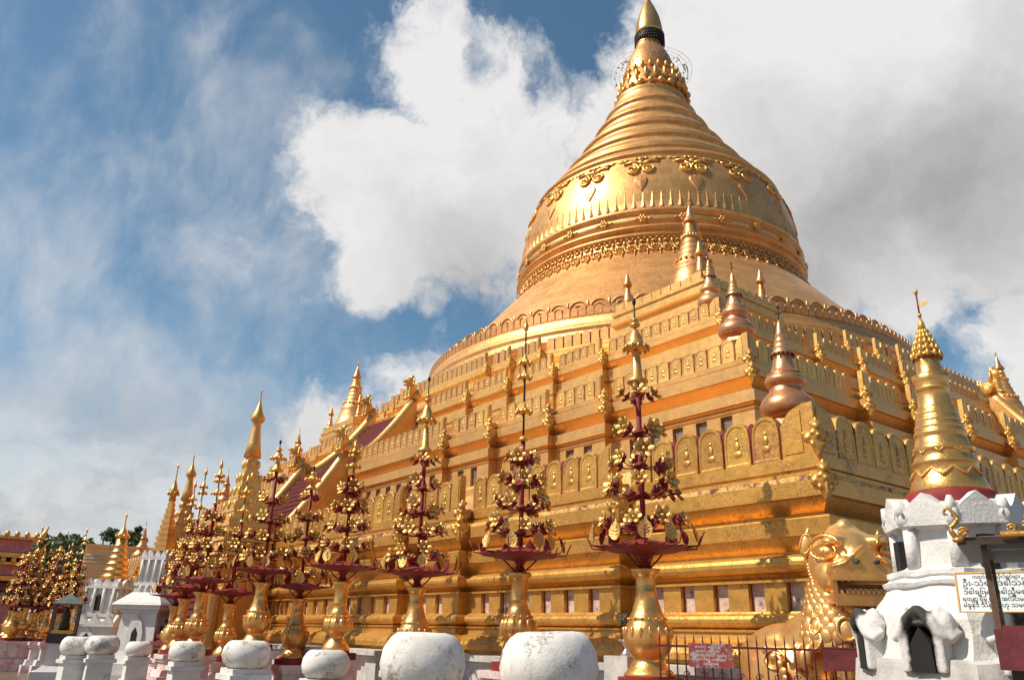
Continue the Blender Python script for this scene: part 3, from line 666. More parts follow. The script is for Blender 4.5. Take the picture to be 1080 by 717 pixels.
def urn():
    r = empty('finial_urn', (0, 0, 0)); mb = MB()
    mb.lathe([(.26, 0), (.3, .06), (.34, .2), (.30, .34), (.2, .46), (.16, .52), (.2, .55), (.16, .6), (.13, .9), (.1, 1.0), (.1, 1.25)], 18); mb.build('body', ['gold_bell'], r)
    mb = MB(); mb.lathe([(.1, 1.2), (.17, 1.22), (.18, 1.3), (.12, 1.4), (.1, 1.5), (.04, 1.75), (.01, 1.8)], 14); mb.build('cap', ['gold_bell'], r)
    return r
u0 = urn()
for i, (x, y, z, lab) in enumerate([(11.3, -14.9, 13.45, 'slender gold urn finial on the left end of the near corner platform'), (14.9, -14.9, 13.45, 'slender gold urn finial close to the right of the tall bell stupa'),
                                    (14.9, -11.3, 13.45, 'slender gold urn finial on the right end of the near corner platform'), (-11.3, -14.9, 13.45, 'thin gold urn finial right of the distant bell stupa on the skyline'), (-15.0, -15.0, 13.45, 'thin gold urn finial left of the distant bell stupa on the skyline')]):
    o = u0 if i == 0 else dup(u0); o.location = (x, y, z); tag(o, lab, 'finial', 'urn finials on the corner platforms')

# ------------------------------------------------------------------ remeshed soft bodies
RX = lambda a: Matrix.Rotation(a, 3, 'X'); RYm = lambda a: Matrix.Rotation(a, 3, 'Y'); RZm = lambda a: Matrix.Rotation(a, 3, 'Z')

# big guardian lion at the near corner: body faces +x, head turned towards the camera side
lion = tag(empty('guardian_lion', (25.18, -25.98, .74), radians(-8), .94), 'big seated golden lion statue with open jaws behind the red railing', 'statue')
mb = MB()
mb.ell((-.55, 0, .62), (.62, .52, .60), seg=20, rings=14, R=RYm(-.35))            # rump
mb.ell((-.05, 0, .85), (.62, .46, .55), seg=20, rings=14, R=RYm(-.75))            # trunk
mb.ell((.30, 0, 1.02), (.46, .50, .66), seg=20, rings=14)                          # chest
mb.ell((.36, 0, 1.40), (.42, .43, .42), seg=18, rings=12)                          # neck
for s in (-1, 1):
    mb.ell((-.42, s*.42, .48), (.44, .20, .48), seg=16, rings=10, R=RYm(-.3))      # haunch
    mb.tube([(-.55, s*.45, .2), (-.1, s*.5, .14), (.22, s*.5, .12)], [.19, .17, .17], 12)
    mb.ell((.3, s*.5, .10), (.24, .15, .12), seg=12, rings=8)
    mb.tube([(.42, s*.30, 1.0), (.48, s*.31, .6), (.46, s*.31, .15)], [.22, .18, .17], 14)
    mb.ell((.58, s*.31, .10), (.26, .17, .13), seg=12, rings=8)
mb.tube([(-1.05, 0, .35), (-1.2, .05, .6), (-1.15, 0, .9), (-.98, 0, 1.05)], [.1, .09, .08, .05], 8)
stretch = lambda m_: [setattr(m_.v[i_], 'x', .2+(v_.x-.2)*1.28) for i_, v_ in enumerate(m_.v) if v_.x < .2]
stretch(mb)
body = melt(mb, .035, 8); body.materials.append(M['gold_lion']); link('body', body, lion)
hd = empty('head', (.40, 0, 1.62), radians(-36)); hd.parent = lion
mb = MB()
mb.ell((.02, 0, .32), (.54, .50, .47), seg=24, rings=18)                           # skull
mb.ell((-.02, 0, .70), (.28, .24, .16), seg=18, rings=10, R=RYm(.3)); mb.ell((.02, 0, .80), (.12, .11, .12), seg=12, rings=8)   # crown
mb.ell((.12, 0, -.02), (.44, .42, .24), seg=18, rings=12)                          # jaw base
mb.ell((.40, 0, .44), (.34, .11, .10), seg=14, rings=8, R=RYm(.25))                # nose ridge
for s in (-1, 1): mb.ell((.26, s*.33, .14), (.28, .17, .22), seg=14, rings=10); mb.ell((.34, s*.24, .60), (.24, .15, .07), seg=12, rings=8, R=RZm(s*.6) @ RYm(.2)); mb.ell((.62, s*.2, .26), (.12, .16, .12), seg=10, rings=8)
mb.box((.44, 0, .20), (.50, .74, .20)); mb.box((.40, 0, -.17), (.60, .66, .12))
sk = melt(mb, .026, 5); sk.materials.append(M['gold_lion']); link('skull', sk, hd)
mb = MB()                                                                          # pointed muzzle plate and upper lip
pl_ = [(-.40, .09), (.40, .09), (.45, .16), (.43, .24), (.33, .29), (.20, .32), (.09, .42), (0, .50), (-.09, .42), (-.20, .32), (-.33, .29), (-.43, .24), (-.45, .16)]
mb.M = Matrix.Translation((.70, 0, 0)) @ Matrix.Rotation(pi/2, 4, 'Z'); mb.prism(pl_, -.05, .10)
mb.prism([(x*.86, .12+(z-.12)*.80) for x, z in pl_], -.075, -.051); mb.box((0, -.03, .085), (.84, .16, .05))
for s in (-1, 1): mb.ell((s*.12, -.085, .29), (.045, .03, .035), 1, 8, 6); mb.tube([(s*.14, -.09, .36), (s*.26, -.08, .27), (s*.40, -.06, .23)], [.02, .025, .015], 6)  # dark lumps paint the shade inside the nostril holes
mb.build('muzzle_plate', ['gold_lion', 'soot'], hd)
mb = MB(); mb.box((.40, 0, .0), (.58, .60, .20)); mb.box((.46, 0, -.06), (.52, .54, .06), 1); mb.box((.66, 0, .045), (.06, .52, .05), 1); mb.build('mouth_cavity', ['mouth', 'gold_lion'], hd)
mb = MB(); mb.box((.42, 0, -.14), (.64, .72, .10)); mb.box((.735, 0, -.16), (.05, .80, .14)); mb.box((.70, -.39, -.03), (.09, .05, .28)); mb.box((.70, .39, -.03), (.09, .05, .28)); mb.box((.42, -.375, -.15), (.6, .04, .11)); mb.box((.42, .375, -.15), (.6, .04, .11))
mb.build('lower_jaw', ['gold_lion'], hd)
mb = MB()
for k in range(11): mb.ell((.72, -.31+.062*k, -.075), (.03, .029, .045), seg=8, rings=5)
for s in (-1, 1):
    for k in range(6): mb.ell((.62-.09*k, s*.35, -.07), (.035, .028, .045), seg=8, rings=5)
mb.build('teeth', ['gold_bright'], hd)
for s in (-1, 1):
    mb = MB(); C_ = Vector((.375, s*.385, .44)); nrm = Vector((.62, s*.77, .16)).normalized(); q = nrm.to_track_quat('Z', 'Y').to_matrix()
    mb.ell(C_, (.135, .085, .06), seg=20, rings=10, R=q); mb.ell(C_+nrm*.05, (.05, .05, .022), seg=12, rings=8, R=q)
    mb.tube([C_+q @ Vector((.185*cos(t), .105*sin(t)*(1-.30*abs(cos(t))), .018)) for t in [2*pi*i/24 for i in range(24)]], .015, 6, close=True); mb.tube([C_+q @ Vector((.24*cos(t), .05+.15*sin(t), .0+.02*sin(t))) for t in [.15+(pi-.3)*i/12 for i in range(13)]], [.012+.018*sin(pi*i/12) for i in range(13)], 8)
    mb.build('eye', ['gold_bright'], hd)
    mb = MB(); mb.M = Matrix.Translation((-.20, s*.47, .56)) @ Matrix.Rotation(s*.5, 4, 'Z') @ Matrix.Rotation(-.25, 4, 'X' )
    mb.ell((0, 0, .03), (.05, .085, .17), seg=14, rings=10); mb.lathe([(.05, .14), (.03, .22), (.0, .27)], 8); mb.tube([(.035, .07*cos(t), .04+.13*sin(t)) for t in [2*pi*i/18 for i in range(18)]], .012, 6, close=True); mb.build('ear', ['gold_lion'], hd)
mb = MB()
for k in range(15): a = -.5+k*.16; mb.ell((-.18-.30*cos(a*.9)*1.0+.05, .22*0+ -.30, -.35+.07*k), (.05, .06, .045), seg=8, rings=5)
for k in range(9): mb.ell((-.1+.06*k, -.30-.012*k, .60-.004*k*k), (.04, .05, .03), seg=8, rings=5)

mb.build('head_curls', ['gold_lion'], hd)
mb = MB()
for s in (-1, 1):                                        # beads running from the ear down behind the jaw
    mb = MB()
    for k in range(16): u = k/15; mb.ell((-.30+.34*u*u, s*(.44-.06*u), .46-.66*u), (.045, .05, .038), seg=8, rings=5)
    mb.build('jaw_beads', ['gold_lion'], hd)
mb = MB()
for s in (-1, 1):                                        # curled lip at the mouth corner, fangs
    mb.tube([(.34, s*.41, .12), (.20, s*.445, .10), (.13, s*.45, .0), (.20, s*.43, -.09), (.34, s*.40, -.10)], [.02, .03, .035, .03, .02], 8)
    for x in (.56, .30): mb.lathe([(.035, .10), (.03, .04), (.004, -.05)], 8, (x, s*.34, 0))
mb.build('lip_and_fangs', ['gold_lion'], hd)
mb = MB()
for k in range(9): mb.ell((.705, -.29+.0725*k, .075), (.025, .024, .035), seg=8, rings=5)
mb.build('teeth', ['gold_bright'], hd)
# mane of overlapping scales on the neck
mb = MB()
for row in range(9):
    for k in range(15):
        a = -2.75+k*.27+(row % 2)*.135; z = 1.62-row*.075; r0 = .47+.018*row
        if -.75 < a < .6 and row > 2: continue
        c = Vector((.33+r0*cos(a), r0*1.02*sin(a), z)); n_ = Vector((cos(a), sin(a), .25)).normalized(); q = n_.to_track_quat('Z', 'Y').to_matrix()
        mb.ell(c, (.088, .105, .026), seg=10, rings=6, R=q @ RX(.28))
mb.build('mane_scales', ['gold_lion'], lion)
mb = MB()
for k in range(7):
    a = -2.75+k*.17; c = Vector((.30+.60*cos(a), .60*sin(a), .98-.05*(k % 2))); mb.tube([c, c+Vector((.06*cos(a), .06*sin(a), -.12)), c+Vector((.10*cos(a), .10*sin(a), -.26)), c+Vector((.04*cos(a), .04*sin(a), -.34))], [.05, .075, .05, .012], 8)
mb.build('mane_locks', ['gold_lion'], lion)
mb = MB()
for ring, (zz, rr, n_, big) in enumerate(((1.30, .53, 11, .12), (1.12, .58, 12, .14), (.95, .60, 12, .15))):
    for k in range(n_):
        a = -1.9+3.3*k/(n_-1); c = Vector((.30+rr*cos(a), rr*sin(a), zz-.06*cos(a*1.3))); n2 = Vector((cos(a), sin(a), .2)).normalized(); q = n2.to_track_quat('Z', 'Y').to_matrix()
        mb.ell(c, (big*.8, big, .05), seg=10, rings=5, R=q)
        if k % 3 == 1: mb.tube([c+q @ Vector((big*.62*cos(t), big*.75*sin(t), .04)) for t in [2*pi*i/14 for i in range(14)]], .018, 5, close=True)
mb.build('chest_petals', ['gold_lion'], lion)
for (a, z, s_) in ((-.95, 1.12, .15), (-.1, 1.18, .22)):
    mb = MB(); c = Vector((.32+.64*cos(a), .64*sin(a), z)); q = Vector((cos(a), sin(a), .15)).to_track_quat('Z', 'Y').to_matrix()
    mb.ell(c, (s_*.9, s_, .05), seg=18, rings=6, R=q); mb.tube([c+q @ Vector((s_*.8*cos(t), s_*.9*sin(t), .035)) for t in [2*pi*i/24 for i in range(24)]], .028, 6, close=True); mb.build('medallion', ['gold_lion'], lion)
mb = MB()
for k in range(14): u = k/13; mb.ell((-.12-.9*u, -.02, 1.36-.62*u**1.4), (.06, .045, .055), seg=8, rings=5)
stretch(mb); mb.build('spine_curls', ['gold_lion'], lion)
mb = MB()
for k in range(9): u = k/8; mb.ell((-.42+.25*sin(u*3.3), -.60-.03*sin(u*3), .85-.68*u), (.055, .035, .06), seg=8, rings=5)
mb.tube([(-.30+.16*cos(t)*(1-t/14), -.61, .72+.16*sin(t)*(1-t/14)) for t in [i*.5 for i in range(20)]], .025, 5)
stretch(mb); mb.build('haunch_curls', ['gold_lion'], lion)
mb = MB(); mb.box((-.25, 0, -.42), (2.75, 1.25, .85)); mb.box((-.25, 0, -.03), (2.65, 1.16, .06), 1); mb.build('pedestal', ['redworn', 'gold_lion'], lion)

# small lions on the stair heads
mb = MB()
mb.ell((-.3, 0, .45), (.45, .36, .42), seg=12, rings=8); mb.ell((.1, 0, .75), (.35, .34, .5), seg=12, rings=8); mb.ell((.3, 0, 1.25), (.36, .33, .34), seg=12, rings=8); mb.box((.58, 0, 1.28), (.34, .40, .14)); mb.box((.54, 0, 1.02), (.34, .36, .1))
mb.ell((.1, 0, 1.58), (.2, .2, .22), seg=10, rings=6)
for s in (-1, 1): mb.tube([(.3, s*.22, .8), (.36, s*.22, .05)], [.15, .13], 8); mb.ell((.45, s*.22, .08), (.2, .13, .1), seg=8, rings=6); mb.ell((-.25, s*.3, .3), (.32, .15, .32), seg=10, rings=6); mb.ell((.1, s*.32, 1.42), (.06, .1, .16), seg=8, rings=5)
for k in range(14): a = 2*pi*k/14; mb.ell((.12+.05*cos(a), .38*cos(a), 1.05+.38*sin(a)), (.1, .1, .1), seg=8, rings=5)
mb.tube([(-.6, 0, .4), (-.72, 0, .8), (-.5, 0, 1.2)], [.1, .1, .06], 6)
sl_me = melt(mb, .04, 1); sl_me.materials.append(M['gold_orn'])
lions = [((2.3, -22.0, 8.35), -pi/2, .64, 'gold lion at the head of the lower left stairway, on its nearer side'), ((-2.3, -22.0, 8.35), -pi/2, .64, 'gold lion at the head of the lower left stairway, on its farther side'),
         ((2.0, -18.9, 11.2), -pi/2, .64, 'gold lion at the head of the upper left stairway, on its nearer side'), ((-2.0, -18.9, 11.2), -pi/2, .64, 'gold lion at the head of the upper left stairway, on its farther side'),
         ((18.9, -2.0, 11.2), 0, .64, 'gold lion on the right skyline above the curved balustrade')]
for (p, rz, sc, lab) in lions:
    o = link('stair_lion', sl_me, None, p, rz, sc); tag(o, lab, 'statue', 'small lions on the stair heads')

# gate shrines with tall spires flanking the left stairway
def shrine(x, y, zt, sc, lab):
    r = tag(empty('gate_shrine', (x, y, .9), 0, 1), lab, 'shrine', 'gilded gate shrines by the left stairway')
    mb = MB(); mb.box((0, 0, 1.5), (1.7*sc, 1.7*sc, 3.0))
    for sx in (-1, 1):
        for sy in (-1, 1): mb.lathe([(.22, 0), (.24, .2), (.17, .3), (.15, 2.4), (.22, 2.6), (.24, 2.9)], 12, (sx*.95*sc, sy*.95*sc, 0))
    mb.build('cella', ['gold_orn'], r)
    mb = MB(); z = 3.0; wd = 2.5*sc; top = zt-.9
    n = 7; hh = (top-z)*.58/n
    for k in range(n):
        w1 = wd*(1-.80*(k/(n-1))**.8); mb.box((0, 0, z+hh*.25), (w1, w1, hh*.5), 0, taper=.92); mb.box((0, 0, z+hh*.72), (w1*.80, w1*.80, hh*.56), 1 if k == 0 else 0, taper=.95)
        for j in range(4):
            a = j*pi/2+pi/4; mb.ell((w1*.66*cos(a), w1*.66*sin(a), z+hh*.45), (.07, .07, hh*.32), seg=6, rings=4)
            a = j*pi/2; mb.ell((w1*.47*cos(a), w1*.47*sin(a), z+hh*.5), (.09, .09, hh*.36), seg=6, rings=4)
        z += hh
    mb.build('tiered_roof', ['gold', 'redworn'], r)
    mb = MB(); rem = top-z; b = wd*.13
    mb.lathe([(b*1.1, z), (b*.8, z+rem*.2), (b*.55, z+rem*.42), (b*.5, z+rem*.5), (b*.85, z+rem*.53), (b*.95, z+rem*.58), (b*.5, z+rem*.68), (b*.2, z+rem*.8), (.03, z+rem*.83), (.02, z+rem*.97), (.05, z+rem*.98), (.01, top)], 16)
    mb.build('spire', ['gold'], r)
shrine(3.3, -26.0, 9.9, .85, 'tall stepped gold spire shrine beside the left stairway, taller of the two there')
shrine(-2.9, -26.3, 8.4, .7, 'shorter carved gold spire shrine just left of the tall stepped one')

# ------------------------------------------------------------------ offering trees of gilt flowers
def flower_me():
    mb = MB()
    for k in range(6): a = k*pi/3; mb.ell((.085*cos(a), .085*sin(a), .02), (.060, .046, .011), 0, 7, 4, R=RZm(a) @ RYm(-.5))
    mb.ell((0, 0, .0), (.035, .035, .03), 0, 7, 4)
    for k in range(5): a = k*2*pi/5; mb.ell((.05*cos(a), .05*sin(a), -.09), (.06, .04, .016), 1, 6, 4, R=RZm(a) @ RYm(-.5))
    mb.tube([(0, 0, -.09), (0, 0, -.02)], .012, 4, 1)
    return mb.data('flower', ['leafgold', 'red'])
def bodhi_me():
    mb = MB(); pts = [(0, 0), (.07, .03), (.125, .1), (.13, .19), (.09, .27), (.035, .33), (0, .40), (-.035, .33), (-.09, .27), (-.13, .19), (-.125, .1), (-.07, .03)]
    vs = [(0, 0, .17)]+[(x, -.02-.25*x*x*6+.1*(z-.17)**2, z) for x, z in pts]; n = len(pts)
    mb.add(vs, [(0, i+1, (i+1) % n+1) for i in range(n)], 0, True)
    vs = [(0, .012, .17)]+[(x, .012-.02-.25*x*x*6+.1*(z-.17)**2, z) for x, z in pts]
    mb.add(vs, [(0, (i+1) % n+1, i+1) for i in range(n)], 1, True)
    for z in (.1, .17, .24): mb.tube([(-.1, -.03, z+.05), (0, -.012, z-.01), (.1, -.03, z+.05)], .006, 3)
    return mb.data('leaf', ['leafgold', 'red'])
def ball_leaf_me():
    mb = MB(); mb.ell((0, 0, 0), (.10, .10, .03), 0, 8, 4); mb.ell((0, 0, -.02), (.08, .08, .03), 1, 8, 4); return mb.data('flower', ['leafgold', 'red'])
FL, BO = flower_me(), bodhi_me()
VASES = {}
def vase_me(kind):
    prof = [(.36, .0), (.37, .04), (.34, .08), (.28, .13), (.24, .20), (.22, .24), (.24, .27), (.30, .33), (.345, .42), (.36, .55), (.335, .66), (.29, .74), (.27, .78), (.28, .80), (.26, .82), (.22, .90), (.175, 1.05), (.155, 1.16), (.16, 1.17), (.15, 1.18), (.15, 1.36), (.165, 1.40), (.23, 1.48), (.22, 1.50), (.14, 1.5)]
    if kind == 1: prof = [(.30, 0), (.31, .05), (.29, .12), (.22, .22), (.17, .28), (.16, .32), (.2, .36), (.29, .44), (.32, .55), (.29, .66), (.24, .73), (.25, .75), (.18, .88), (.13, .96), (.145, .98), (.145, 1.0), (.16, 1.02), (.15, 1.04), (.15, 1.34), (.17, 1.38), (.22, 1.46), (.2, 1.5), (.12, 1.5)]
    mb = MB(); mb.lathe(prof, 32)
    for k in range(16 if kind == 0 else 12):
        a = 2*pi*k/(16 if kind == 0 else 12)
        if kind == 0: mb.ell((.345*cos(a), .345*sin(a), .60), (.03, .03, .09), seg=6, rings=4); mb.ell((.28*cos(a), .28*sin(a), .79), (.022, .022, .02), seg=6, rings=4)
        else: mb.ell((.265*cos(a), .265*sin(a), .56), (.075, .075, .15), seg=8, rings=6); mb.ell((.245*cos(a), .245*sin(a), .745), (.03, .03, .025), seg=6, rings=4)
    return mb.data('vase', ['gold_bright'])
def offering_tree(kind, tip):
    """kind 0: broad rings of flowers and a bell finial; 1: long spear above; built 1.2 m dish to the tip height given above its red foot"""
    r = empty('flower_offering_tree', (0, 0, 0)); H0 = .14
    mb = MB(); mb.lathe([(.46, 0), (.46, H0)], 28, smooth=False); mb.build('red_foot', ['red'], r)
    link('vase', VASES.setdefault(kind, vase_me(kind)), r, (0, 0, H0))
    zd = H0+1.72
    mb = MB(); mb.lathe([(.05, 1.5+H0), (.10, 1.56+H0), (.06, 1.62+H0), (.12, zd-.02), (.5, zd+.03), (.66, zd+.08), (.60, zd+.10), (.3, zd+.17), (.05, zd+.22)], 22, smooth=False)
    for k in range(22):
        a = 2*pi*k/22; c, s_ = cos(a), sin(a)
        mb.add([(.50*c-.08*s_, .50*s_+.08*c, zd+.05), (.50*c+.08*s_, .50*s_-.08*c, zd+.05), (.78*c, .78*s_, zd+.11), (.5*c, .5*s_, zd+.10)], [(0, 1, 2), (0, 2, 3), (3, 2, 1)])
    for k in range(10): a = 2*pi*k/10; mb.tube([(.62*cos(a), .62*sin(a), zd+.07), (.84*cos(a), .84*sin(a), zd+.10), (.93*cos(a), .93*sin(a), zd+.30)], .012, 4)
    for k in range(4): a = pi/4+pi/2*k; mb.tube([(.07*cos(a), .07*sin(a), 1.5+H0), (.2*cos(a), .2*sin(a), 1.62+H0), (.3*cos(a), .3*sin(a), zd)], .014, 4)
    mb.build('dish', ['red'], r)
    for k in range(10):
        a = 2*pi*k/10+random.uniform(-.06, .06); rr = .68 if k % 2 else .80
        l = link('leaf', BO, r, (rr*cos(a), rr*sin(a), zd+.14)); l.rotation_euler = (random.uniform(-.3, .08), random.uniform(-.15, .15), a+pi/2); l.scale = (.82,)*3
    tiers = [(.38, .64, 8), (.88, .54, 7), (1.34, .44, 6), (1.86, .35, 5)] if kind == 0 else [(.46, .58, 7), (.92, .48, 6), (1.34, .38, 6), (1.78, .27, 5)]
    z0 = zd+.1
    for i, (dz, rad, n) in enumerate(tiers):
        for k in range(n):
            if random.random() < .03: continue
            a = 2*pi*(k+.5*i)/n+random.uniform(-.14, .14); q = Vector((cos(a), sin(a), random.uniform(.05, .45))).normalized()
            f = link('flower', FL, r, (rad*cos(a), rad*sin(a), z0+dz+random.uniform(-.08, .09))); f.rotation_euler = q.to_track_quat('Z', 'Y').to_euler(); s_ = random.uniform(.95, 1.3); f.scale = (s_, s_, s_*random.uniform(.8, 1.3))
    mb = MB(); top = tip
    ztop = z0+(2.6 if kind == 0 else 2.1)
    mb.tube([(0, 0, zd), (0, 0, ztop)], .044, 8)
    for i, (dz, rad, n) in enumerate(tiers):
        mb.lathe([(.06, z0+dz-.12), (.12, z0+dz-.10), (.06, z0+dz-.04)], 10)
        for k in range(n): a = 2*pi*(k+.5*i)/n; mb.tube([(.04*cos(a), .04*sin(a), z0+dz-.14), (rad*.6*cos(a), rad*.6*sin(a), z0+dz-.12), (rad*.96*cos(a), rad*.96*sin(a), z0+dz-.05)], .011, 4)
    mb.build('pole', ['red'], r)
    if kind == 0:
        for k in range(4):
            a = 2*pi*k/4+.4; f = link('flower', FL, r, (.26*cos(a), .26*sin(a), z0+2.42)); f.rotation_euler = Vector((cos(a), sin(a), .8)).to_track_quat('Z', 'Y').to_euler(); f.scale = (1.1,)*3
        d = (top-ztop); mb = MB()
        mb.lathe([(.05, ztop-.02), (.17, ztop), (.18, ztop+.04), (.09, ztop+.10), (.07, ztop+.3*d), (.03, ztop+.36*d), (.05, ztop+.38*d)], 14); mb.lathe([(.04, ztop+.38*d), (.20, ztop+.40*d), (.21, ztop+.43*d), (.13, ztop+.47*d), (.12, ztop+.52*d), (.06, ztop+.6*d), (.03, ztop+.63*d)], 14)
        for k in range(12): a = 2*pi*k/12; mb.ell((.21*cos(a), .21*sin(a), ztop+.40*d), (.03, .03, .05), seg=5, rings=4)
        mb.ell((0, 0, ztop+.68*d), (.09, .09, .05), 0, 8, 5); mb.lathe([(.02, ztop+.7*d), (.07, ztop+.74*d), (.02, ztop+.77*d)], 8); mb.tube([(0, 0, ztop+.6*d), (0, 0, top-.05)], .014, 5, 1); mb.ell((0, 0, top-.05), (.035, .035, .07), 1, 6, 5)
    else:
        d = (top-ztop); mb = MB(); mb.tube([(0, 0, ztop), (0, 0, top-.2)], .02, 5, 1)
        mb.lathe([(.03, ztop-.02), (.10, ztop), (.06, ztop+.06), (.03, ztop+.09)], 10)
        for zz, s_ in ((.22*d, 1.2), (.50*d, 1.0), (.62*d, .9)):
            mb.lathe([(.02, ztop+zz-.02), (.13*s_, ztop+zz), (.10*s_, ztop+zz+.05), (.05, ztop+zz+.10), (.02, ztop+zz+.22)], 12)
            for k in range(6): a = 2*pi*k/6; mb.ell((.13*s_*cos(a), .13*s_*sin(a), ztop+zz+.01), (.035, .035, .05), seg=5, rings=4)
        mb.lathe([(.015, top-.26), (.055, top-.22), (.05, top-.17), (.012, top)], 8)
    mb.build('finial', ['gold_orn', 'iron'], r)
    return r
def soft(pts, n=5):
    P_ = [Vector(p) for p in pts]; out = []
    for i in range(len(P_)-1):
        p0, p1, p2, p3 = P_[max(i-1, 0)], P_[i], P_[i+1], P_[min(i+2, len(P_)-1)]
        for k in range(n): t = k/n; out.append(.5*((2*p1)+(p2-p0)*t+(2*p0-5*p1+4*p2-p3)*t*t+(3*p1-p0-3*p2+p3)*t**3))
    return out+[P_[-1]]
def plinth_block(x, y, z, sz, lab):
    mb = MB(); mb.M = Matrix.Translation((x, y, 0))
    mb.box((0, 0, .12), (sz*1.5, sz*1.5, .24)); mb.box((0, 0, .33), (sz*1.25, sz*1.25, .18), taper=.9); mb.box((0, 0, .42+(z-.62)/2), (sz*.92, sz*.92, z-.62)); mb.box((0, 0, z-.16), (sz*1.06, sz*1.06, .09)); mb.box((0, 0, z-.06), (sz*1.2, sz*1.2, .12))
    o = mb.build('painted_plinth', ['pinkwash']); 
    return tag(o, lab, 'plinth', 'pink stained white plinths under the offering trees')
# (pixel x,y of the dish, y of the row, tip height, kind, foot height, label)
rows = [(681, 584, None, 316, 0, 'nearest gilt flower tree, right of the largest white bowl, with broad dark red dish'),
        (548, 590, None, 337, 1, 'gilt flower tree behind the largest white bowl, topped by a long iron spear'),
        (441, 608, None, 398, 0, 'gilt flower tree behind the second largest white bowl, bright flowers on a red pole'),
        (362, 602, 19, 463, 1, 'fourth gilt flower tree from the right, above the cracked white bowl'),
        (278, 605, 22.5, 465, 0, 'gilt flower tree in front of the tall stepped gold shrine spire'),
        (215, 615, 24.6, 485, 1, 'second gilt flower tree to the right of the tall white shrine'),
        (196, 623, 28, 493, 1, 'back row gilt flower tree standing closest to the tall white shrine'),
        (317, 622, 23.0, 492, 0, 'low front row gilt flower tree between the cracked bowl and the mottled bowl'),
        (244, 628, 26.5, 500, 1, 'low front row gilt flower tree between the mottled bowl and the fifth bowl'),
        (186.5, 631, 30, 507, 1, 'low front row gilt flower tree whose dish overlaps the tall white shrine')]
protos = {}
def zat(x, y, py):                                       # height at which a plumb line over x, y meets that picture row
    lo, hi = -2.0, 60.0
    for _ in range(40):
        m = (lo+hi)/2; q = Vector((x, y, m))-CAM
        if 358.5-F*q.dot(UPV)/q.dot(FWD) > py: lo = m
        else: hi = m
    return lo
for (px, py, dist, ptip, kind, lab) in rows:
    d = ray(px, py)
    if dist: p = at(px, py, dist); x, yy, zdish = p
    else: yy = -26.45; t = (yy-CAM.y)/d.y; x = CAM.x+t*d.x; zdish = CAM.z+t*d.z
    zf = zdish-1.86; tip = zat(x, yy, ptip)
    o = offering_tree(kind, tip-zf); o.location = (x, yy, zf); o.rotation_euler = (random.uniform(-.012, .012), random.uniform(-.012, .012), random.uniform(0, 6))
    tag(o, lab, 'offering tree', 'gilt flower offering trees')
    protos[kind] = o
    plinth_block(x, yy, zf, .82, 'plinth under the '+lab.split(',')[0].replace('gilt flower tree', 'flower tree'))
# far cluster at the left edge
cl = [(6, 42, 0), (17, 42, 0), (29, 41, 0), (41, 41, 0), (53, 41, 0), (64, 40, 0), (10, 36, 0), (22, 36, 0), (34, 36, 0), (46, 35.5, 0), (57, 35, 0), (70, 35, 0)]
cl_lab = ['far left cluster', ]
for i, (px, dist, py) in enumerate(cl):
    p = at(px, 668, dist); o = dup(protos[1 if i % 3 else 0]); o.location = (p.x, p.y, 1.02); s_ = .70; o.scale = (s_, s_, s_*random.uniform(.84, 1.04)); o.rotation_euler = (random.uniform(-.02, .02), random.uniform(-.02, .02), random.uniform(0, 6))
    nm = ('first', 'second', 'third', 'fourth', 'fifth', 'sixth')[i % 6]; rw_ = 'rear' if i < 6 else 'front'
    tag(o, 'gilt flower tree of the far left cluster, %s from left in its %s rank' % (nm, rw_), 'offering tree', 'gilt flower trees in the far left cluster')
    b = plinth_block(p.x, p.y, 1.02, .75, 'plinth under the %s flower tree of the far left cluster, %s rank' % (nm, rw_)); b['group'] = 'plinths of the far left cluster'

# ------------------------------------------------------------------ white stone bowls on pedestals
def bowl_me(seed):
    mb = MB(); mb.lathe([(.0, 0), (.22, 0), (.30, .04), (.385, .14), (.41, .26), (.39, .39), (.335, .48), (.28, .522), (.24, .53), (.0, .525)], 48, caps=False); jitter(mb, .016, 2.4, seed); jitter(mb, .004, 12, seed); return mb.data('bowl', ['stonewhite'])
def ped_me(h, seed):
    mb = MB(); mb.box((0, 0, .09), (.98, .98, .18)); mb.box((0, 0, .24), (.74, .74, .12), taper=.85); mb.box((0, 0, .30+(h-.46)/2), (.54, .54, h-.46)); mb.box((0, 0, h-.12), (.66, .66, .08)); mb.box((0, 0, h-.04), (.56, .56, .08)); jitter(mb, .012, 5, seed); return mb.data('pedestal', ['white'])
bowls = [(580, 666, 7.0, 'largest white stone bowl, at the bottom centre'), (448, 667, 8.1, 'second largest white stone bowl, just left of the largest one'),
         (345, 685, 13.4, 'cracked white stone bowl, third in the row from the right'), (262, 675, 14.0, 'mottled white stone bowl, fourth in the row from the right'),
         (199, 676, 19, 'white stone bowl, fifth in the row from the right'), (148, 676, 25, 'small white stone bowl directly in front of the tall white shrine'),
         (110, 670, 22, 'white stone bowl second from the left end of the row'), (84, 671, 22.5, 'leftmost white stone bowl of the row, beside the glass lantern case')]
for i, (px, py, dist, lab) in enumerate(bowls):
    p = at(px, py, dist); r = tag(empty('stone_bowl', (p.x, p.y, 0), random.uniform(-.1, .1)), lab, 'bowl', 'white stone bowls on pedestals')
    s_ = (1.0, 1.0, .9, .9, .88, .85, .92, .92)[i]; hb = .53*s_*(1.04 if i < 2 else .9)
    b = link('bowl', bowl_me(i*3+1), r, (0, 0, p.z-hb), 0, (s_, s_, hb/.53)); link('pedestal', ped_me(p.z-hb+.02, i), r)

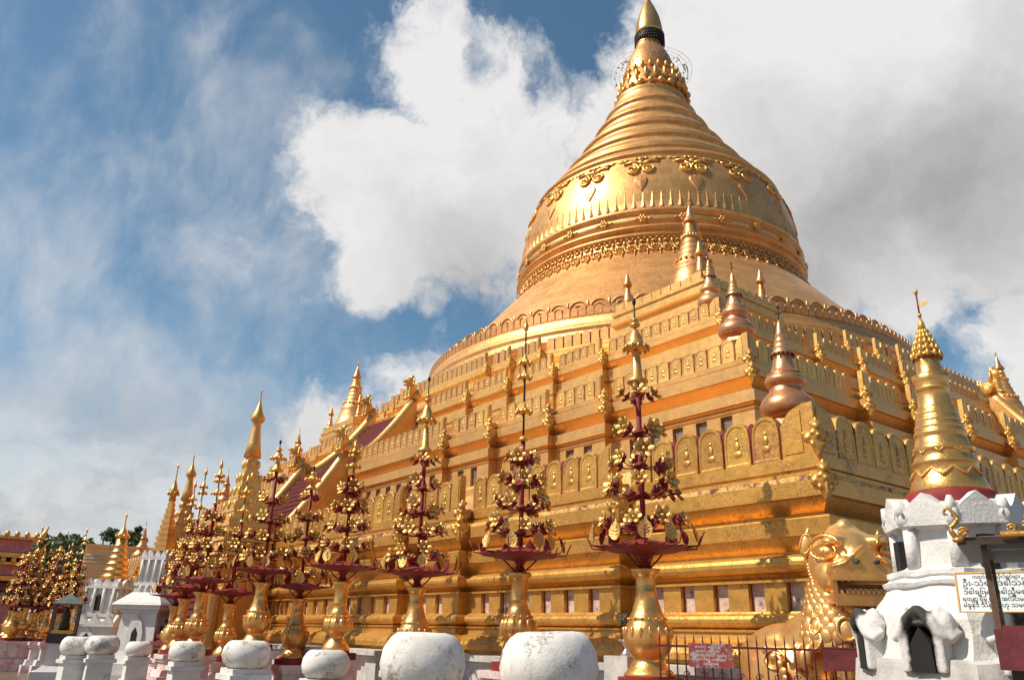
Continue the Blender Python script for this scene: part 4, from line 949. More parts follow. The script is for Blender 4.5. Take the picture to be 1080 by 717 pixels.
# ------------------------------------------------------------------ white stupa with gold cone at the right
W0 = at(1031, 690, 8.6)
ws = tag(empty('white_stupa', (W0.x, W0.y, 0), 0), 'white plastered stupa with sooty niches and a ringed gold cone, at the right side', 'stupa')
OR = atan2(CAM.y-W0.y, CAM.x-W0.x)-radians(24)             # one niche looks this way
def octa(prof, mat, mb, sub=5, jit=0):
    vs = []; n = 8*sub
    for r_, z_ in prof:
        for k in range(8):
            a0 = OR+pi/8+2*pi*k/8; a1 = a0+2*pi/8; p0 = Vector((r_*cos(a0), r_*sin(a0))); p1 = Vector((r_*cos(a1), r_*sin(a1)))
            for j in range(sub): q = p0.lerp(p1, j/sub); vs.append((q.x, q.y, z_))
    fs = [(i*n+k, i*n+(k+1) % n, (i+1)*n+(k+1) % n, (i+1)*n+k) for i in range(len(prof)-1) for k in range(n)]
    mb.add(vs, fs, mat, False); mb.add(vs[-n:], [tuple(range(n))], mat)
mb = MB()
zc = [W0.z]
def Zy(py): 
    d = ray(1031-.19*(690-py), py); return CAM.z+d.z/hypot(d.x, d.y)*8.6
octa([(1.35, -.01), (1.35, .5), (1.2, .55), (1.2, .95), (1.10, 1.0), (1.0, Zy(697))], 0, mb)
jitter(mb, .05, 4.0, 9); mb.build('dirty_ledge', ['plinthstone'], ws); mb = MB()
octa([(.92, Zy(700)-.01), (.90, Zy(686)), (.88, Zy(668)), (.86, Zy(656)), (.84, Zy(650)), (.82, Zy(647)), (.80, Zy(644)), (.76, Zy(638)), (.71, Zy(631)), (.66, Zy(625)), (.65, Zy(623)), (.68, Zy(621)), (.69, Zy(617)), (.64, Zy(615)), (.62, Zy(612)), (.64, Zy(610)), (.64, Zy(605)), (.58, Zy(603)), (.54, Zy(600)), (.52, Zy(575)), (.515, Zy(563)), (.56, Zy(560)), (.60, Zy(554)), (.61, Zy(545)), (.58, Zy(538)), (.45, Zy(534))], 0, mb)
jitter(mb, .028, 3.0, 5); jitter(mb, .012, 9, 2)
mb.build('plaster_body', ['white'], ws)
mb = MB()
for k in range(8):
    a = OR+2*pi*k/8+pi/8
    mb.tube([(.525*cos(a), .525*sin(a), Zy(603)), (.525*cos(a), .525*sin(a), Zy(562))], [.065, .06], 8)
    c, s_ = cos(a), sin(a); mb.ell((.55*c, .55*s_, Zy(552)), (.09, .09, .10), seg=8, rings=6); mb.tube([(.55*c, .55*s_, Zy(550)), (.60*c, .60*s_, Zy(533))], [.09, .02], 8)
    a += pi/8; c, s_ = cos(a), sin(a)
    fnl = lambda p, a=a: Vector((cos(a)*(.555-p.y)-sin(a)*p.x, sin(a)*(.555-p.y)+cos(a)*p.x, p.z))
    mb.prism([(-.20, Zy(560)), (.20, Zy(560)), (.22, Zy(548)), (.12, Zy(538)), (0, Zy(527)), (-.12, Zy(538)), (-.22, Zy(548))], -.02, .16, fn=fnl)
jitter(mb, .02, 7, 8); mb.build('crown_points', ['white'], ws)
for k in range(8):
    a = OR+2*pi*k/8; z0 = Zy(706); zt = Zy(661)
    fnl = lambda p, a=a: Vector((cos(a)*(.83-p.y)-sin(a)*p.x, sin(a)*(.83-p.y)+cos(a)*p.x, p.z))
    mb = MB()
    for s_ in (-1, 1):
        mb.box((s_*.14, -.06, z0+.15), (.09, .18, .34), 0, fn=fnl)
        mb.tube([(s_*.285, -.02, z0+.30), (s_*.235, -.09, z0+.235), (s_*.17, -.13, z0+.27), (s_*.10, -.15, z0+.37), (s_*.03, -.14, z0+.46), (0, -.12, zt-.02)], [.02, .035, .045, .055, .055, .04], 10, 0, fn=fnl)
        mb.tube([(s_*.25, -.01, z0+.33), (s_*.14, -.05, z0+.44), (0, -.07, zt)], [.04, .065, .05], 8, 0, fn=fnl)
    for s_ in (-1, 1): mb.ell((s_*.18, -.05, z0+.34), (.085, .075, .13), 0, 10, 8, fn=fnl); mb.ell((s_*.225, -.05, z0+.29), (.05, .06, .07), 0, 8, 6, fn=fnl)
    mb.box((0, .03, z0+.22), (.26, .08, .44), 0, fn=fnl)
    hood = melt(mb, .016, 4); hood.materials.append(M['stucco'])
    ctr = fnl(Vector((0, -.12, z0+.20))); axis = Vector((-sin(a), cos(a), 0)); at_ = hood.attributes.new('soot', 'FLOAT', 'POINT'); amt = (1.0, .45, .3, .2, .3, .5, .6, .9)[k]
    for i_, v_ in enumerate(hood.vertices):
        q_ = v_.co-ctr; u_ = abs(q_.dot(axis)); d_ = max(u_-.07, 0)/.10+max(q_.z-.18, 0)/.35*.4
        at_.data[i_].value = max(0.0, 1.0-d_)*(.55+.45*amt)
    nh_ = link('niche', hood, ws)
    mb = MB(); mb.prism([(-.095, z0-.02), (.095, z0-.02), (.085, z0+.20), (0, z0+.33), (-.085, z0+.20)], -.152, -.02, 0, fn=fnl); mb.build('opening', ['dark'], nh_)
    mb = MB(); mb.ell((0, -.10, zt+.01), (.075, .07, .035), 0, 10, 6, fn=fnl); mb.ell((0, -.10, zt+.05), (.04, .04, .045), 0, 8, 6, fn=fnl); jitter(mb, .012, 9, k); mb.build('cap', ['soot'], nh_)
mb = MB()
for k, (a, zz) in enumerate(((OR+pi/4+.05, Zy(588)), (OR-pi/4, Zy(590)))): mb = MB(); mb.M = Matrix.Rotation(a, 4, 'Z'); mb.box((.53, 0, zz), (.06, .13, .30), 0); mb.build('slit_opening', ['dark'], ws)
zb = Zy(531)
mb = MB(); mb.lathe([(.385, zb-.06), (.40, zb-.03), (.40, zb+.06), (.38, zb+.09)], 40); mb.build('red_collar', ['red'], ws)
Hc = 1.98; L = lambda u: zb+.08+u*Hc
mb = MB(); mb.lathe([(r_*.81, z_) for r_, z_ in [(.425, L(0)), (.435, L(.015)), (.40, L(.05)), (.365, L(.10)), (.345, L(.135)), (.36, L(.142)), (.36, L(.155)), (.335, L(.165)), (.32, L(.20)), (.33, L(.205)), (.33, L(.225)), (.30, L(.235)), (.285, L(.27)), (.275, L(.28)),
    (.295, L(.29)), (.285, L(.305)), (.26, L(.31)), (.275, L(.325)), (.265, L(.34)), (.24, L(.345)), (.255, L(.36)), (.245, L(.375)), (.225, L(.38)), (.235, L(.395)), (.225, L(.41)), (.205, L(.415)), (.215, L(.43)), (.19, L(.445)), (.185, L(.49)), (.175, L(.52)), (.19, L(.525)), (.175, L(.535)), (.20, L(.57)), (.215, L(.60)), (.16, L(.605)), (.145, L(.615)), (.14, L(.67)), (.13, L(.70))]], 40)
cone = mb.build('gold_cone', ['gold_bright'], ws)
mb = MB()
for k in range(10):
    a = 2*pi*k/10
    for (rr, zz, hw) in ((.385, L(.075), .13), (.325, L(.19), .11)):
        pass
for (rr, zz) in ((.324, L(.075)), (.272, L(.19))):
    mb = MB(); mb.tube([((rr-.035*(1-abs(2*((i/8) % 1)-1)))*cos(2*pi*i/80), (rr-.035*(1-abs(2*((i/8) % 1)-1)))*sin(2*pi*i/80), zz+.08*(1-abs(2*((i/8) % 1)-1))) for i in range(80)], .012, 5, close=True); mb.build('garland', ['gold_orn'], cone)
mb = MB(); mb.lathe([(.137, L(.52)), (.162, L(.53)), (.137, L(.54))], 24); mb.build('bead_ring', ['gold_orn'], cone)
mb = MB()
for (r0, u, dz) in ((.135, .70, .05), (.112, .735, .05), (.088, .77, .045), (.064, .80, .04), (.045, .825, .035)):
    mb.lathe([(r0*.7, L(u)), (r0, L(u)+.005), (r0*.92, L(u)+.03), (r0*.6, L(u)+dz+.03)], 20)
    for k in range(12): a = 2*pi*k/12; mb.ell((r0*cos(a), r0*sin(a), L(u)+.02), (.02, .02, .04), seg=5, rings=4); mb.ell((r0*cos(a+.2), r0*sin(a+.2), L(u)-.015), (.011, .011, .02), 1, 5, 4)
mb.lathe([(.045, L(.85)), (.03, L(.89)), (.012, L(.92))], 10)
mb.build('canopy', ['gold_orn', 'redworn'], ws)
mb = MB(); mb.tube([(0, 0, L(.90)), (0, 0, L(1.06))], .009, 5, 1); mb.ell((0, 0, L(1.07)), (.022, .022, .03), 0, 8, 5); mb.prism([(.01, L(.985)), (.05, L(.98)), (.10, L(1.0)), (.07, L(1.01)), (.01, L(1.0))], -.004, .004); mb.tube([(0, 0, L(.93)), (0, 0, L(.945))], .02, 6); mb.build('vane', ['gold_orn', 'redfence'], ws)

# ------------------------------------------------------------------ white shrines at the left
def white_shrine(pos, sc, lab, double, cone_h):
    r = tag(empty('white_shrine', pos, 0, 1), lab, 'shrine', 'white shrines with gold spires at the left'); r.scale = (sc*.84, sc*.84, sc*1.02) if double else (sc,)*3
    rz = atan2(CAM.y-pos[1], CAM.x-pos[0])+pi/2-.62
    mb = MB()
    def bx(z, h, w_, tp=1.0): mb.box((0, 0, z+h/2), (w_, w_, h), 0, rz, tp)
    if double:
        bx(0, .35, 2.5); bx(.35, .2, 2.2, .92); bx(.55, .15, 2.0, .95); bx(.7, 1.25, 1.75, .93); bx(1.95, .1, 1.8); bx(2.05, .14, 2.15); bx(2.19, .1, 2.3, .93); bx(2.29, .32, 2.1, .62); bx(2.61, .12, 1.25); bx(2.73, .1, 1.2); bx(2.83, .12, 1.3); bx(2.95, .75, 1.02, 1.0); bx(3.7, .12, 1.2)
        top = 3.8; wt = 1.1
    else:
        bx(0, .5, 2.3); bx(.5, .12, 2.0); bx(.62, .7, 1.8); bx(1.32, .12, 2.0); bx(1.44, .2, 1.7, .8); bx(1.64, .12, 1.5); bx(1.76, .85, 1.25); bx(2.6, .1, 1.4)
        top = 2.7; wt = 1.25
    R = Matrix.Rotation(rz, 4, 'Z')
    jitter(mb, .012, 5, 4); mb.build('plaster_body', ['white'], r)
    mb = MB(); mb.M = R
    for k in range(4):
        mb.M = R @ Matrix.Rotation(k*pi/2, 4, 'Z')
        for x in (-.42, -.14, .14, .42): mb.prism([(x*wt-.12*wt, top-.02), (x*wt+.12*wt, top-.02), (x*wt+.1*wt, top+.10), (x*wt, top+.24), (x*wt-.1*wt, top+.10)], -wt*.52, -wt*.40)
        if double:
            for x in (-.5, -.17, .17, .5): mb.tube([(x*.95, -.54, 2.95), (x*.95, -.54, 3.72)], .07, 8)
            for x in (-.3, 0, .3): mb.ell((x, -.60, 2.75), (.10, .1, .14), seg=8, rings=5)
        else:
            for x in (-.4, -.13, .13, .4): mb.prism([(x*1.9-.22, 1.40), (x*1.9+.22, 1.40), (x*1.9+.18, 1.5), (x*1.9, 1.72), (x*1.9-.18, 1.5)], -1.0, -.88); mb.tube([(x*1.4, -.66, 1.76), (x*1.4, -.66, 2.6)], .06, 8)
    jitter(mb, .015, 6, 2); mb.build('crown_points', ['white'], r)
    for k in range(4):
        mb = MB(); mb.M = R @ Matrix.Rotation(k*pi/2, 4, 'Z')
        if double: ol = [(-.36, .75), (.36, .75), (.36, 1.35), (.24, 1.65), (0, 1.85), (-.24, 1.65), (-.36, 1.35)]; il = [(-.14, .85), (.14, .85), (.14, 1.3), (0, 1.5), (-.14, 1.3)]; y = -.93
        else: ol = [(-.3, .66), (.3, .66), (.3, 1.0), (0, 1.3), (-.3, 1.0)]; il = [(-.14, .68), (.14, .68), (.14, .98), (0, 1.12), (-.14, .98)]; y = -.93
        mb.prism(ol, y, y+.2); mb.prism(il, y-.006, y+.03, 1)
        if not double: mb.prism([(-.16, 1.85), (.16, 1.85), (.16, 2.25), (0, 2.42), (-.16, 2.25)], -.66, -.5, 1)
        mb.build('niche', ['white', 'dark'], r)
    mb = MB(); mb.lathe([(.5, top+.0), (.52, top+.05), (.52, top+.2), (.48, top+.24)], 24); mb.build('red_collar', ['red'], r)
    mb = MB(); z = top+.22; H = cone_h
    if double:
        n = 9
        for k in range(n): w_ = .66*(1-.74*k/n); mb.box((0, 0, z+H*.62*(k+.3)/n), (w_, w_, H*.62/n*.6), 0, rz); mb.box((0, 0, z+H*.62*(k+.8)/n), (w_*.76, w_*.76, H*.62/n*.42), 0, rz)
        z2 = z+H*.62
    else:
        pr = [(.47, z), (.48, z+.06)]; n = 6
        for k in range(n): u0 = k/n; pr += [(.46*(1-.62*u0), z+.08+H*.60*u0), (.49*(1-.62*u0), z+.10+H*.60*u0), (.48*(1-.62*u0), z+.14+H*.60*u0), (.40*(1-.62*u0), z+.16+H*.60*u0)]
        mb.lathe(pr+[(.2, z+H*.66)], 24); z2 = z+H*.62
    mb.lathe([(.16, z2), (.13, z2+H*.06), (.22, z2+H*.08), (.24, z2+H*.11), (.15, z2+H*.16), (.1, z2+H*.2), (.03, z2+H*.26), (.02, z2+H*.42), (.05, z2+H*.43), (.01, z2+H*.47)], 16)
    for k in range(8): a = 2*pi*k/8; mb.ell((.23*cos(a), .23*sin(a), z2+H*.09), (.04, .04, .07), seg=6, rings=4)
    mb.build('gold_spire', ['gold_bright'], r)
p = at(151, 700, 34); white_shrine((p.x, p.y, 0), 1.06, 'tall bright white double tiered shrine with arched niche and stepped gold spire', True, 2.9)
p = at(103, 700, 40); white_shrine((p.x, p.y, 0), 1.2, 'shorter white shrine with ringed gold cone, left of the tall white one', False, 2.2)

# ------------------------------------------------------------------ railing, signs, silver vase by the lion
fr = tag(empty('red_railing', (0, 0, 0)), 'thin dark red iron railing with pointed bars in front of the lion', 'railing')
A0, A1 = at(697, 717, 10.6), at(925, 717, 10.4); A0.z = A1.z = 0; e = (A1-A0); Lf = e.length; e.normalize(); rzf = atan2(e.y, e.x)
nb = int(Lf/.105); zt0 = 1.66
for k in range(nb+1):
    q = A0+e*(Lf*k/nb); mb = MB(); mb.M = Matrix.Translation((q.x, q.y, 0)); mb.tube([(0, 0, .45), (0, 0, zt0-.03), (0, 0, zt0+.06)], [.0095, .0095, .001], 6); mb.build('bar', ['redfence'], fr)
for zz in (zt0-.10, .62): mb = MB(); m = (A0+A1)/2; mb.box((m.x, m.y, zz), (Lf+.1, .012, .026), 0, rzf); mb.build('rail', ['redfence'], fr)
mb = MB()
for k in range(nb//2):
    q = A0+e*(Lf*(2*k+1)/nb); mb.tube([(q.x+e.x*.045*cos(t)*(1-t/12), q.y+e.y*.045*cos(t)*(1-t/12), zt0-.42+.045*sin(t)*(1-t/12)) for t in [i*.55 for i in range(16)]], .006, 4)
mb.build('scrollwork', ['redfence'], fr)
mb = MB(); m = (A0+A1)/2; mb.box((m.x, m.y, .22), (Lf+.6, .22, .44), 0, rzf); mb.box((m.x, m.y, .47), (Lf+.7, .28, .06), 0, rzf)
tag(mb.build('red_kerb_wall', ['redboard']), 'low dark red painted kerb wall under the iron railing', 'wall')
def text(s, size, mat, parent, loc, rot, name='lettering', ext=.001):
    c = bpy.data.curves.new('t', 'FONT'); c.body = s; c.size = size; c.extrude = ext; c.align_x = 'CENTER'; c.align_y = 'CENTER'
    o = bpy.data.objects.new('t', c); COL.objects.link(o); dg = bpy.context.evaluated_depsgraph_get(); me = bpy.data.meshes.new_from_object(o.evaluated_get(dg)); bpy.data.objects.remove(o); bpy.data.curves.remove(c)
    me.materials.clear(); me.materials.append(M[mat]); me.name = name
    o = link(name, me, parent, loc); o.rotation_euler = rot; return o
out = Vector((e.y, -e.x, 0))                              # from the railing to the viewer
def hang(px, py, dist): q = at(px, py, dist); return q
s0 = A0+e*(Lf*.255)+out*.03; zz = CAM.z+ray(757, 691).z/hypot(ray(757, 691).x, ray(757, 691).y)*10.5
sg = tag(empty('metal_notice', (s0.x, s0.y, zz), rzf), 'small peeling red and grey metal notice with pale lettering on the railing', 'sign')
mb = MB(); mb.box((0, 0, 0), (.52, .008, .27)); mb.build('plate', ['signred'], sg)
for k, (s, x) in enumerate((('ဓာတ်ပုံ  မရိုက်ရ', 0), ('ဘုရား ပရိဝုဏ်', 0), ('ခြင်္သေ့ရုပ်တော် မထိရ', 0), ('ဂေါပကအဖွဲ့ သတိပေး', 0), ('အမိန့်အရ', .03))): text(s, .046, 'signletter', sg, (x-.03, -.0055, .095-.047*k), (pi/2, 0, 0))
s1 = A0+e*(Lf*.955)+out*.04; zz = CAM.z+ray(891, 695).z/hypot(ray(891, 695).x, ray(891, 695).y)*10.3
mb = MB(); mb.M = Matrix.Translation((s1.x, s1.y, zz)) @ Matrix.Rotation(rzf, 4, 'Z'); mb.box((0, 0, 0), (.86, .03, .25)); mb.box((0, -.002, .118), (.87, .036, .014)); mb.box((0, -.002, -.118), (.87, .036, .014))
tag(mb.build('red_board', ['redboard']), 'blank dark red board fixed on the railing before the lion', 'board')
p = at(661, 690, 13.2); r = tag(empty('silver_flower_vase', (p.x, p.y, p.z-.02)), 'small silver vase of dried flowers left of the nearest gold vase', 'vase')
mb = MB(); mb.lathe([(.09, 0), (.10, .02), (.06, .07), (.03, .11), (.035, .13), (.075, .18), (.08, .22), (.04, .27), (.035, .31), (.06, .37), (.08, .41)], 18); mb.build('vessel', ['silver'], r)
mb = MB()
for k in range(22): a = random.random()*6.28; rr = random.uniform(.02, .10); h = random.uniform(.46, .62); mb.tube([(0, 0, .38), (rr*cos(a), rr*sin(a), h)], .005, 3, 1); mb.ell((rr*cos(a), rr*sin(a), h), (.022, .022, .026), k % 2, 5, 4)
mb.build('flowers', ['flowerred', 'leaf'], r)
mb = MB(); mb.M = Matrix.Translation((p.x, p.y, 0)); mb.box((0, 0, (p.z-.02)/2), (.5, .5, p.z-.02)); tag(mb.build('stone_block', ['plinthstone']), 'plain stone block carrying the small silver vase', 'block')

# white board with Burmese lettering leaning on the white stupa
q = at(1053, 624, 7.55); rb = tag(empty('lettered_board', q, 0), 'white board with yellow edge and black lettering leaning on the white stupa', 'sign')
nrm = Vector((CAM.x-q.x, CAM.y-q.y, 0)).normalized(); ang = atan2(nrm.y, nrm.x)+pi/2-.10
rb.rotation_euler = (-.18, 0, ang)
BW, BH = .57, .30
mb = MB(); mb.box((0, 0, 0), (BW, .012, BH)); mb.build('board', ['signwhite'], rb)
mb = MB()
for s in (-1, 1): mb.box((s*(BW/2+.003), -.002, 0), (.012, .02, BH+.012)); 
for s in (-1, 1): mb.box((0, -.002, s*(BH/2+.003)), (BW-.012, .02, .006 if s < 0 else .011))
mb.build('edging', ['signyellow'], rb)
for k, (s, z, sz) in enumerate((('ကောင်းမှုကုသိုလ်ရှင်များ', .118, .036), ('ဦး-သံရ ၊ ဒေါ်သန်း-', .068, .058), ('ဒေါ်ခြူးမမူ ဒေါ်ညွှီမစော', .0, .050), ('ရတနာ ရှမ မမမ အလင်းမစုငယ်', -.055, .044), ('မခွန်ဒီ သိန်း ခီ ဟု သမမဒီယ', -.102, .044))): 
    o = text(s, sz, 'ink', rb, (0, -.0075, z), (pi/2, 0, 0))
    w_ = max(v.co.x for v in o.data.vertices)-min(v.co.x for v in o.data.vertices); o.scale.x = min(1.0, (BW-.06)/max(w_, .01)) if w_ > BW-.06 else (min(1.35, (BW-.09)/max(w_, .01)) if k else .9)

# glazed donation cabinet at the right edge
q = at(1049, 640, 5.6)
cb = tag(empty('donation_cabinet', (q.x, q.y, 0)), 'wood framed glass cabinet with gilt roof crests and red base at right edge', 'cabinet')
dv = ray(1049, 640); ca = atan2(dv.y, dv.x)-pi/2-.03; cb.rotation_euler = (0, 0, ca)
zb_ = CAM.z+ray(1060, 665).z/hypot(ray(1060, 665).x, ray(1060, 665).y)*5.6; zt_ = CAM.z+ray(1045, 576).z/hypot(ray(1045, 576).x, ray(1045, 576).y)*5.6
CW = .95
for x in (0, CW):
    for y in (0, CW): mb = MB(); mb.box((x, y, (zb_+zt_)/2), (.032, .032, zt_-zb_)); mb.build('corner_post', ['wood'], cb)
mb = MB(); mb.box((CW/2, CW/2, zb_-.10), (CW+.05, CW+.05, .22)); mb.box((CW/2, CW/2, zb_+.02), (CW+.02, CW+.02, .02)); mb.build('red_base', ['redboard'], cb)
for x in (.05, CW-.05):
    for y in (.05, CW-.05): mb = MB(); mb.box((x, y, (zb_-.21)/2), (.05, .05, zb_-.21)); mb.build('leg', ['darkwood'], cb)
for (cx, cy, dx, dy) in ((CW/2, 0, CW-.034, .006), (0, CW/2, .006, CW-.034)):
    mb = MB(); mb.box((cx, cy, (zb_+zt_)/2), (dx, dy, zt_-zb_-.04)); mb.build('glass_pane', ['glass'], cb)
mb = MB(); mb.box((CW/2, CW/2, zt_+.012), (CW+.26, CW+.26, .024)); mb.box((CW/2, CW/2, zt_+.035), (CW+.20, CW+.20, .02)); mb.build('eaves', ['darkwood'], cb)
mb = MB()
for (a, b) in (((-.10, -.10), (CW+.10, -.10)), ((CW+.10, -.10), (CW+.10, CW+.10)), ((CW+.10, CW+.10), (-.10, CW+.10)), ((-.10, CW+.10), (-.10, -.10))):
    mb.add([(a[0], a[1], zt_+.046), (b[0], b[1], zt_+.046), (CW/2, CW/2, zt_+.13)], [(0, 1, 2)])
mb.build('roof', ['redboard'], cb)
for (x, y) in ((-.12, -.12), (CW+.12, -.12), (-.12, CW+.12)):
    mb = MB()
    hk = soft([(x, y, zt_+.03), (x-.03, y-.02, zt_+.09), (x+.012, y, zt_+.15), (x-.012, y, zt_+.20), (x-.04, y, zt_+.22), (x-.055, y, zt_+.19), (x-.035, y, zt_+.18)]); mb.tube(hk, [.017-.012*i_/len(hk) for i_ in range(len(hk))], 6)
    mb.tube([(x+.03+.03*cos(t)*(1-t/13), y-.005, zt_+.075+.03*sin(t)*(1-t/13)) for t in [i*.6 for i in range(18)]], .007, 4); mb.ell((x, y, zt_+.03), (.035, .035, .02), seg=8, rings=4); mb.build('gilt_crest', ['gold_low'], cb)
mb = MB()
for k in range(9):
    u = k/8; x = .16+u*(CW-.3); h = .06+.14*sin(pi*u)
    mb.tube([(x, -.14, zt_+.04), (x+.02, -.14, zt_+.04+h*.6), (x-.01, -.14, zt_+.04+h)], [.016, .012, .004], 5); mb.tube([(x+.028*cos(t)*(1-t/13), -.145, zt_+.06+h*.35+.028*sin(t)*(1-t/13)) for t in [i*.6 for i in range(16)]], .007, 4)
mb.tube([(.1, -.14, zt_+.05), (CW-.1, -.14, zt_+.05)], .02, 6); mb.build('gilt_crest', ['gold_low'], cb)
mb = MB(); mb.box((CW*.5, .22, zb_+.06), (.60, .22, .07)); mb.box((CW*.5, .22, zb_+.10), (.66, .26, .02)); mb.box((CW*.5, .22, zb_+.035), (.66, .26, .015))
for k in range(8): mb.ell((CW*.5-.27+.077*k, .105, zb_+.06), (.025, .012, .022), seg=8, rings=4)
mb.build('gilt_tray', ['gold_orn'], cb)

# glass lantern case at the left
q = at(66, 668, 27); r = tag(empty('lantern_case', (q.x, q.y, 0), -.25), 'glass sided lantern case with grey tin pyramid roof on a pale pedestal', 'lantern case')
zl = CAM.z+ray(63, 668).z/hypot(ray(63, 668).x, ray(63, 668).y)*27; zt_ = zl+.78
mb = MB(); mb.box((0, 0, .2), (1.1, 1.1, .4)); mb.box((0, 0, .47), (.95, .95, .14), taper=.7); mb.box((0, 0, .54+(zl-.25-.54)/2), (.56, .56, zl-.25-.54)); mb.build('pedestal', ['white'], r)
mb = MB(); mb.box((0, 0, zl-.12), (.70, .70, .24)); mb.build('base_tray', ['darkwood'], r)
mb = MB(); mb.box((0, 0, zl+.05), (.60, .60, .08)); mb.build('gilt_floor', ['gold_orn'], r)
for sx in (-1, 1):
    for sy in (-1, 1): mb = MB(); mb.box((sx*.31, sy*.31, (zl+zt_)/2), (.06, .06, zt_-zl)); mb.build('corner_post', ['wood'], r)
for k in range(4): mb = MB(); mb.M = Matrix.Rotation(k*pi/2, 4, 'Z'); mb.box((0, -.31, (zl+zt_)/2), (.56, .01, zt_-zl)); mb.build('glass_pane', ['glass'], r)
mb = MB(); mb.M = Matrix.Rotation(pi/4, 4, 'Z'); mb.lathe([(.52, zt_), (.54, zt_+.03), (.0, zt_+.32)], 4, smooth=False); mb.build('tin_roof', ['roofgrey'], r)
mb = MB(); mb.lathe([(.14, zl+.1), (.15, zl+.2), (.1, zl+.36), (.13, zl+.46), (.08, zl+.6), (.02, zl+.7)], 12); mb.build('figure', ['darkwood'], r)

# ------------------------------------------------------------------ buildings and trees beyond
q = at(88, 600, 60); zr = CAM.z+ray(88, 576).z/hypot(ray(88, 576).x, ray(88, 576).y)*60
dv = ray(79, 640); r = tag(empty('buff_hall', (q.x, q.y, 0), atan2(dv.y, dv.x)-pi), 'plain buff painted flat roofed hall behind the white shrines at left', 'building')
mb = MB(); mb.box((-9, 9, zr/2), (18, 18, zr)); mb.build('wall', ['pagodawall'], r)
mb = MB(); mb.box((-9, 9, zr+.1), (18.3, 18.3, .2)); mb.build('roof_slab', ['pagodawall'], r)
for k in range(3): mb = MB(); mb.tube([(-18, -.12, zr-.55-.22*k), (.1, -.12, zr-.5-.22*k), (.12, 3, zr-.55-.22*k), (.12, 9, zr-.5-.25*k)], .035, 5); mb.build('cable', ['plinthstone'], r)
# pink and gold pavilion, left edge
q = at(13, 640, 46); Zp = lambda py: CAM.z+ray(20, py).z/hypot(ray(20, py).x, ray(20, py).y)*46
r = tag(empty('pink_pavilion', (q.x, q.y, 0), -.02), 'pavilion with faded pink roof panels and upturned gilt eaves at the left edge', 'building')
rzv = 0
D = 9.0
mb = MB(); mb.box((-D/2-1.2, -D/2+.0, Zp(630)/2), (D, D, Zp(630))); mb.build('wall', ['pinkroof'], r)
def tier(z0, z1, ovh, nm):
    mb = MB(); mb.box((-D/2-1.2, -D/2, (z0+z1)/2), (D+ovh, D+ovh, z1-z0), 0, taper=.97); mb.build(nm, ['pinkroof'], r)
    mb = MB()
    for zz, t_ in ((z0-.16, .22), (z1+.06, .12)): mb.box((-D/2-1.2, -D/2, zz), (D+ovh+.5, D+ovh+.5, t_))
    for sx, sy in ((1, 1), (1, -1), (-1, 1)):
        x = -D/2-1.2+sx*(D+ovh+.5)/2; y = -D/2+sy*(D+ovh+.5)/2
        mb.tube([(x-sx*.5, y-sy*.5, z1+.1), (x, y, z1+.15), (x+sx*.15, y+sy*.15, z1+.7)], [.16, .14, .03], 6); mb.tube([(x-sx*.5, y-sy*.5, z0-.1), (x, y, z0-.1), (x+sx*.2, y+sy*.2, z0+.45)], [.16, .14, .03], 6)
    for k in range(24): mb.ell((-D/2-1.2+(D+ovh+.5)/2, -D/2+(D+ovh)*(k/23-.5), z1+.2), (.1, .14, .16), seg=6, rings=4); mb.ell((-D/2-1.2+(D+ovh)*(k/23-.5), -D/2+(D+ovh+.5)/2, z1+.2), (.14, .1, .16), seg=6, rings=4)
    mb.build('gilt_eaves', ['gold_orn'], r)
tier(Zp(606), Zp(595), 1.0, 'lower_roof'); tier(Zp(581), Zp(567), .8, 'upper_roof')
mb = MB(); mb.box((-D/2-1.2, -D/2, (Zp(594)+Zp(584))/2), (D-.8, D-.8, Zp(584)-Zp(595)+.3)); mb.build('clerestory', ['darkwood'], r)
for k in range(3):
    mb = MB(); mb.box((-1.15, -1.5-2.6*k, 1.7), (.1, 1.5, 2.6)); mb.build('doorway', ['dark'], r)
mb = MB(); mb.box((-D/2-1.2, -D/2, Zp(618)), (D+.25, D+.25, .35)); mb.build('eaves_shade', ['redboard'], r)  # dark red strip painted in for the shade below the lower eaves

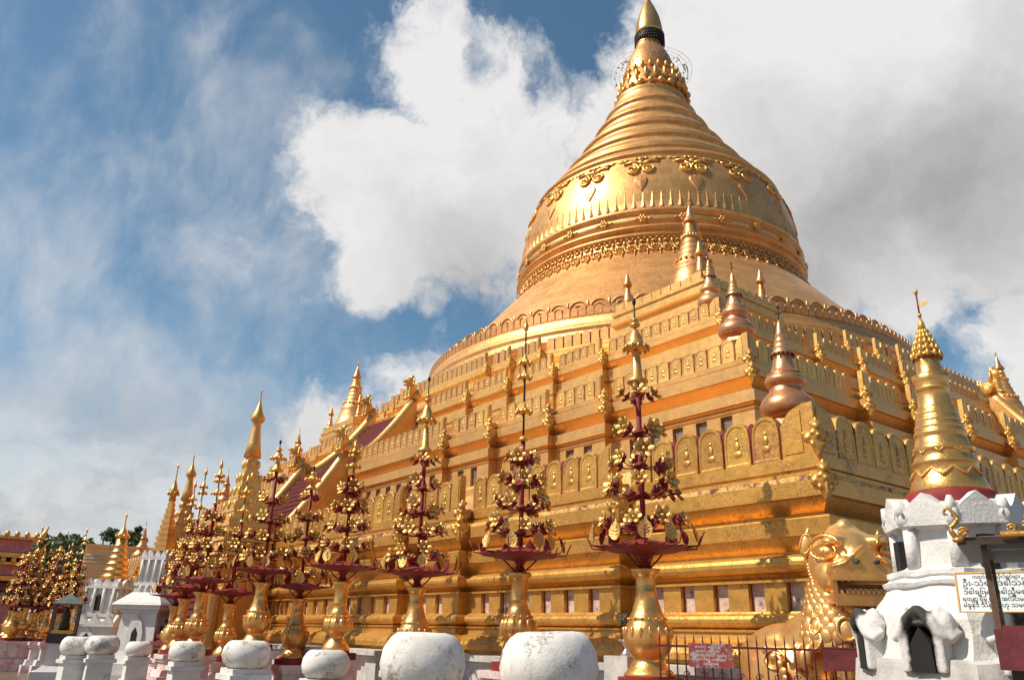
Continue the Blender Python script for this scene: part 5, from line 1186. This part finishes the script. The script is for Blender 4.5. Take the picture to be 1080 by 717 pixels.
def tree(px, py_top, dist, wpx, seed, lab):
    rnd = random.Random(seed); q = at(px, 640, dist); ztop = CAM.z+ray(px, py_top).z/hypot(ray(px, py_top).x, ray(px, py_top).y)*dist; W = wpx/F*dist*1.05
    r = tag(empty('broadleaf_tree', (q.x, q.y, 0), rnd.uniform(0, 6)), lab, 'tree', 'trees beyond the precinct')
    mb = MB(); mb.tube([(0, 0, 0), (.2, .1, ztop*.3), (0, .2, ztop*.55), (.1, 0, ztop*.85)], [.45, .36, .26, .08], 8)
    ends = []
    for k in range(9):
        a = rnd.uniform(0, 6.28); h = rnd.uniform(.32, .7)*ztop; l = rnd.uniform(.5, 1)*W*.5; e_ = Vector((l*cos(a), l*sin(a), min(ztop*.95, h+rnd.uniform(.1, .3)*ztop))); ends.append(e_); mb.tube([(0.1, .1, h), (e_.x*.5, e_.y*.5, (h+e_.z)/2+.2), tuple(e_)], [.16, .1, .04], 6)
    mb.build('trunk', ['bark'], r)
    mb = MB(); cl_ = []
    for k in range(30):
        a = rnd.uniform(0, 6.28); u = rnd.random()**.5; h = rnd.uniform(.38, .97); wv_ = W*.5*sqrt(max(.04, 1-((h-.6)/.45)**2)); cl_.append((Vector((u*wv_*cos(a), u*wv_*sin(a), h*ztop)), rnd.uniform(.10, .22)*W))
    for c, cr in cl_:
        for j in range(130):
            d_ = Vector((rnd.gauss(0, 1), rnd.gauss(0, 1), rnd.gauss(0, .7))); d_ = d_.normalized()*cr*rnd.random()**.45; p_ = c+d_
            if p_.z > ztop*1.0: continue
            s_ = rnd.uniform(.16, .34); n_ = Vector((rnd.gauss(0, 1), rnd.gauss(0, 1), rnd.gauss(.5, 1))).normalized(); t_ = n_.orthogonal().normalized(); b_ = n_.cross(t_); t_, b_ = t_*cos(j)+b_*sin(j), b_*cos(j)-t_*sin(j)
            mb.add([p_-t_*s_, p_+b_*s_*.5, p_+t_*s_, p_-b_*s_*.5], [(0, 1, 2, 3)])
    mb.build('crown', ['leaf'], r)
tree(42, 560, 80, 60, 1, 'dark leafy tree rising between the pink pavilion and the far flower trees')
tree(66, 566, 92, 40, 2, 'green tree behind the spears of the far left flower trees')
tree(94, 556, 95, 36, 3, 'green tree rising just behind the left end of the buff hall roof')
tree(120, 550, 100, 30, 4, 'feathery taller tree above the middle of the buff hall roof')
tree(138, 562, 105, 30, 5, 'low tree crown showing over the right part of the buff hall roof')
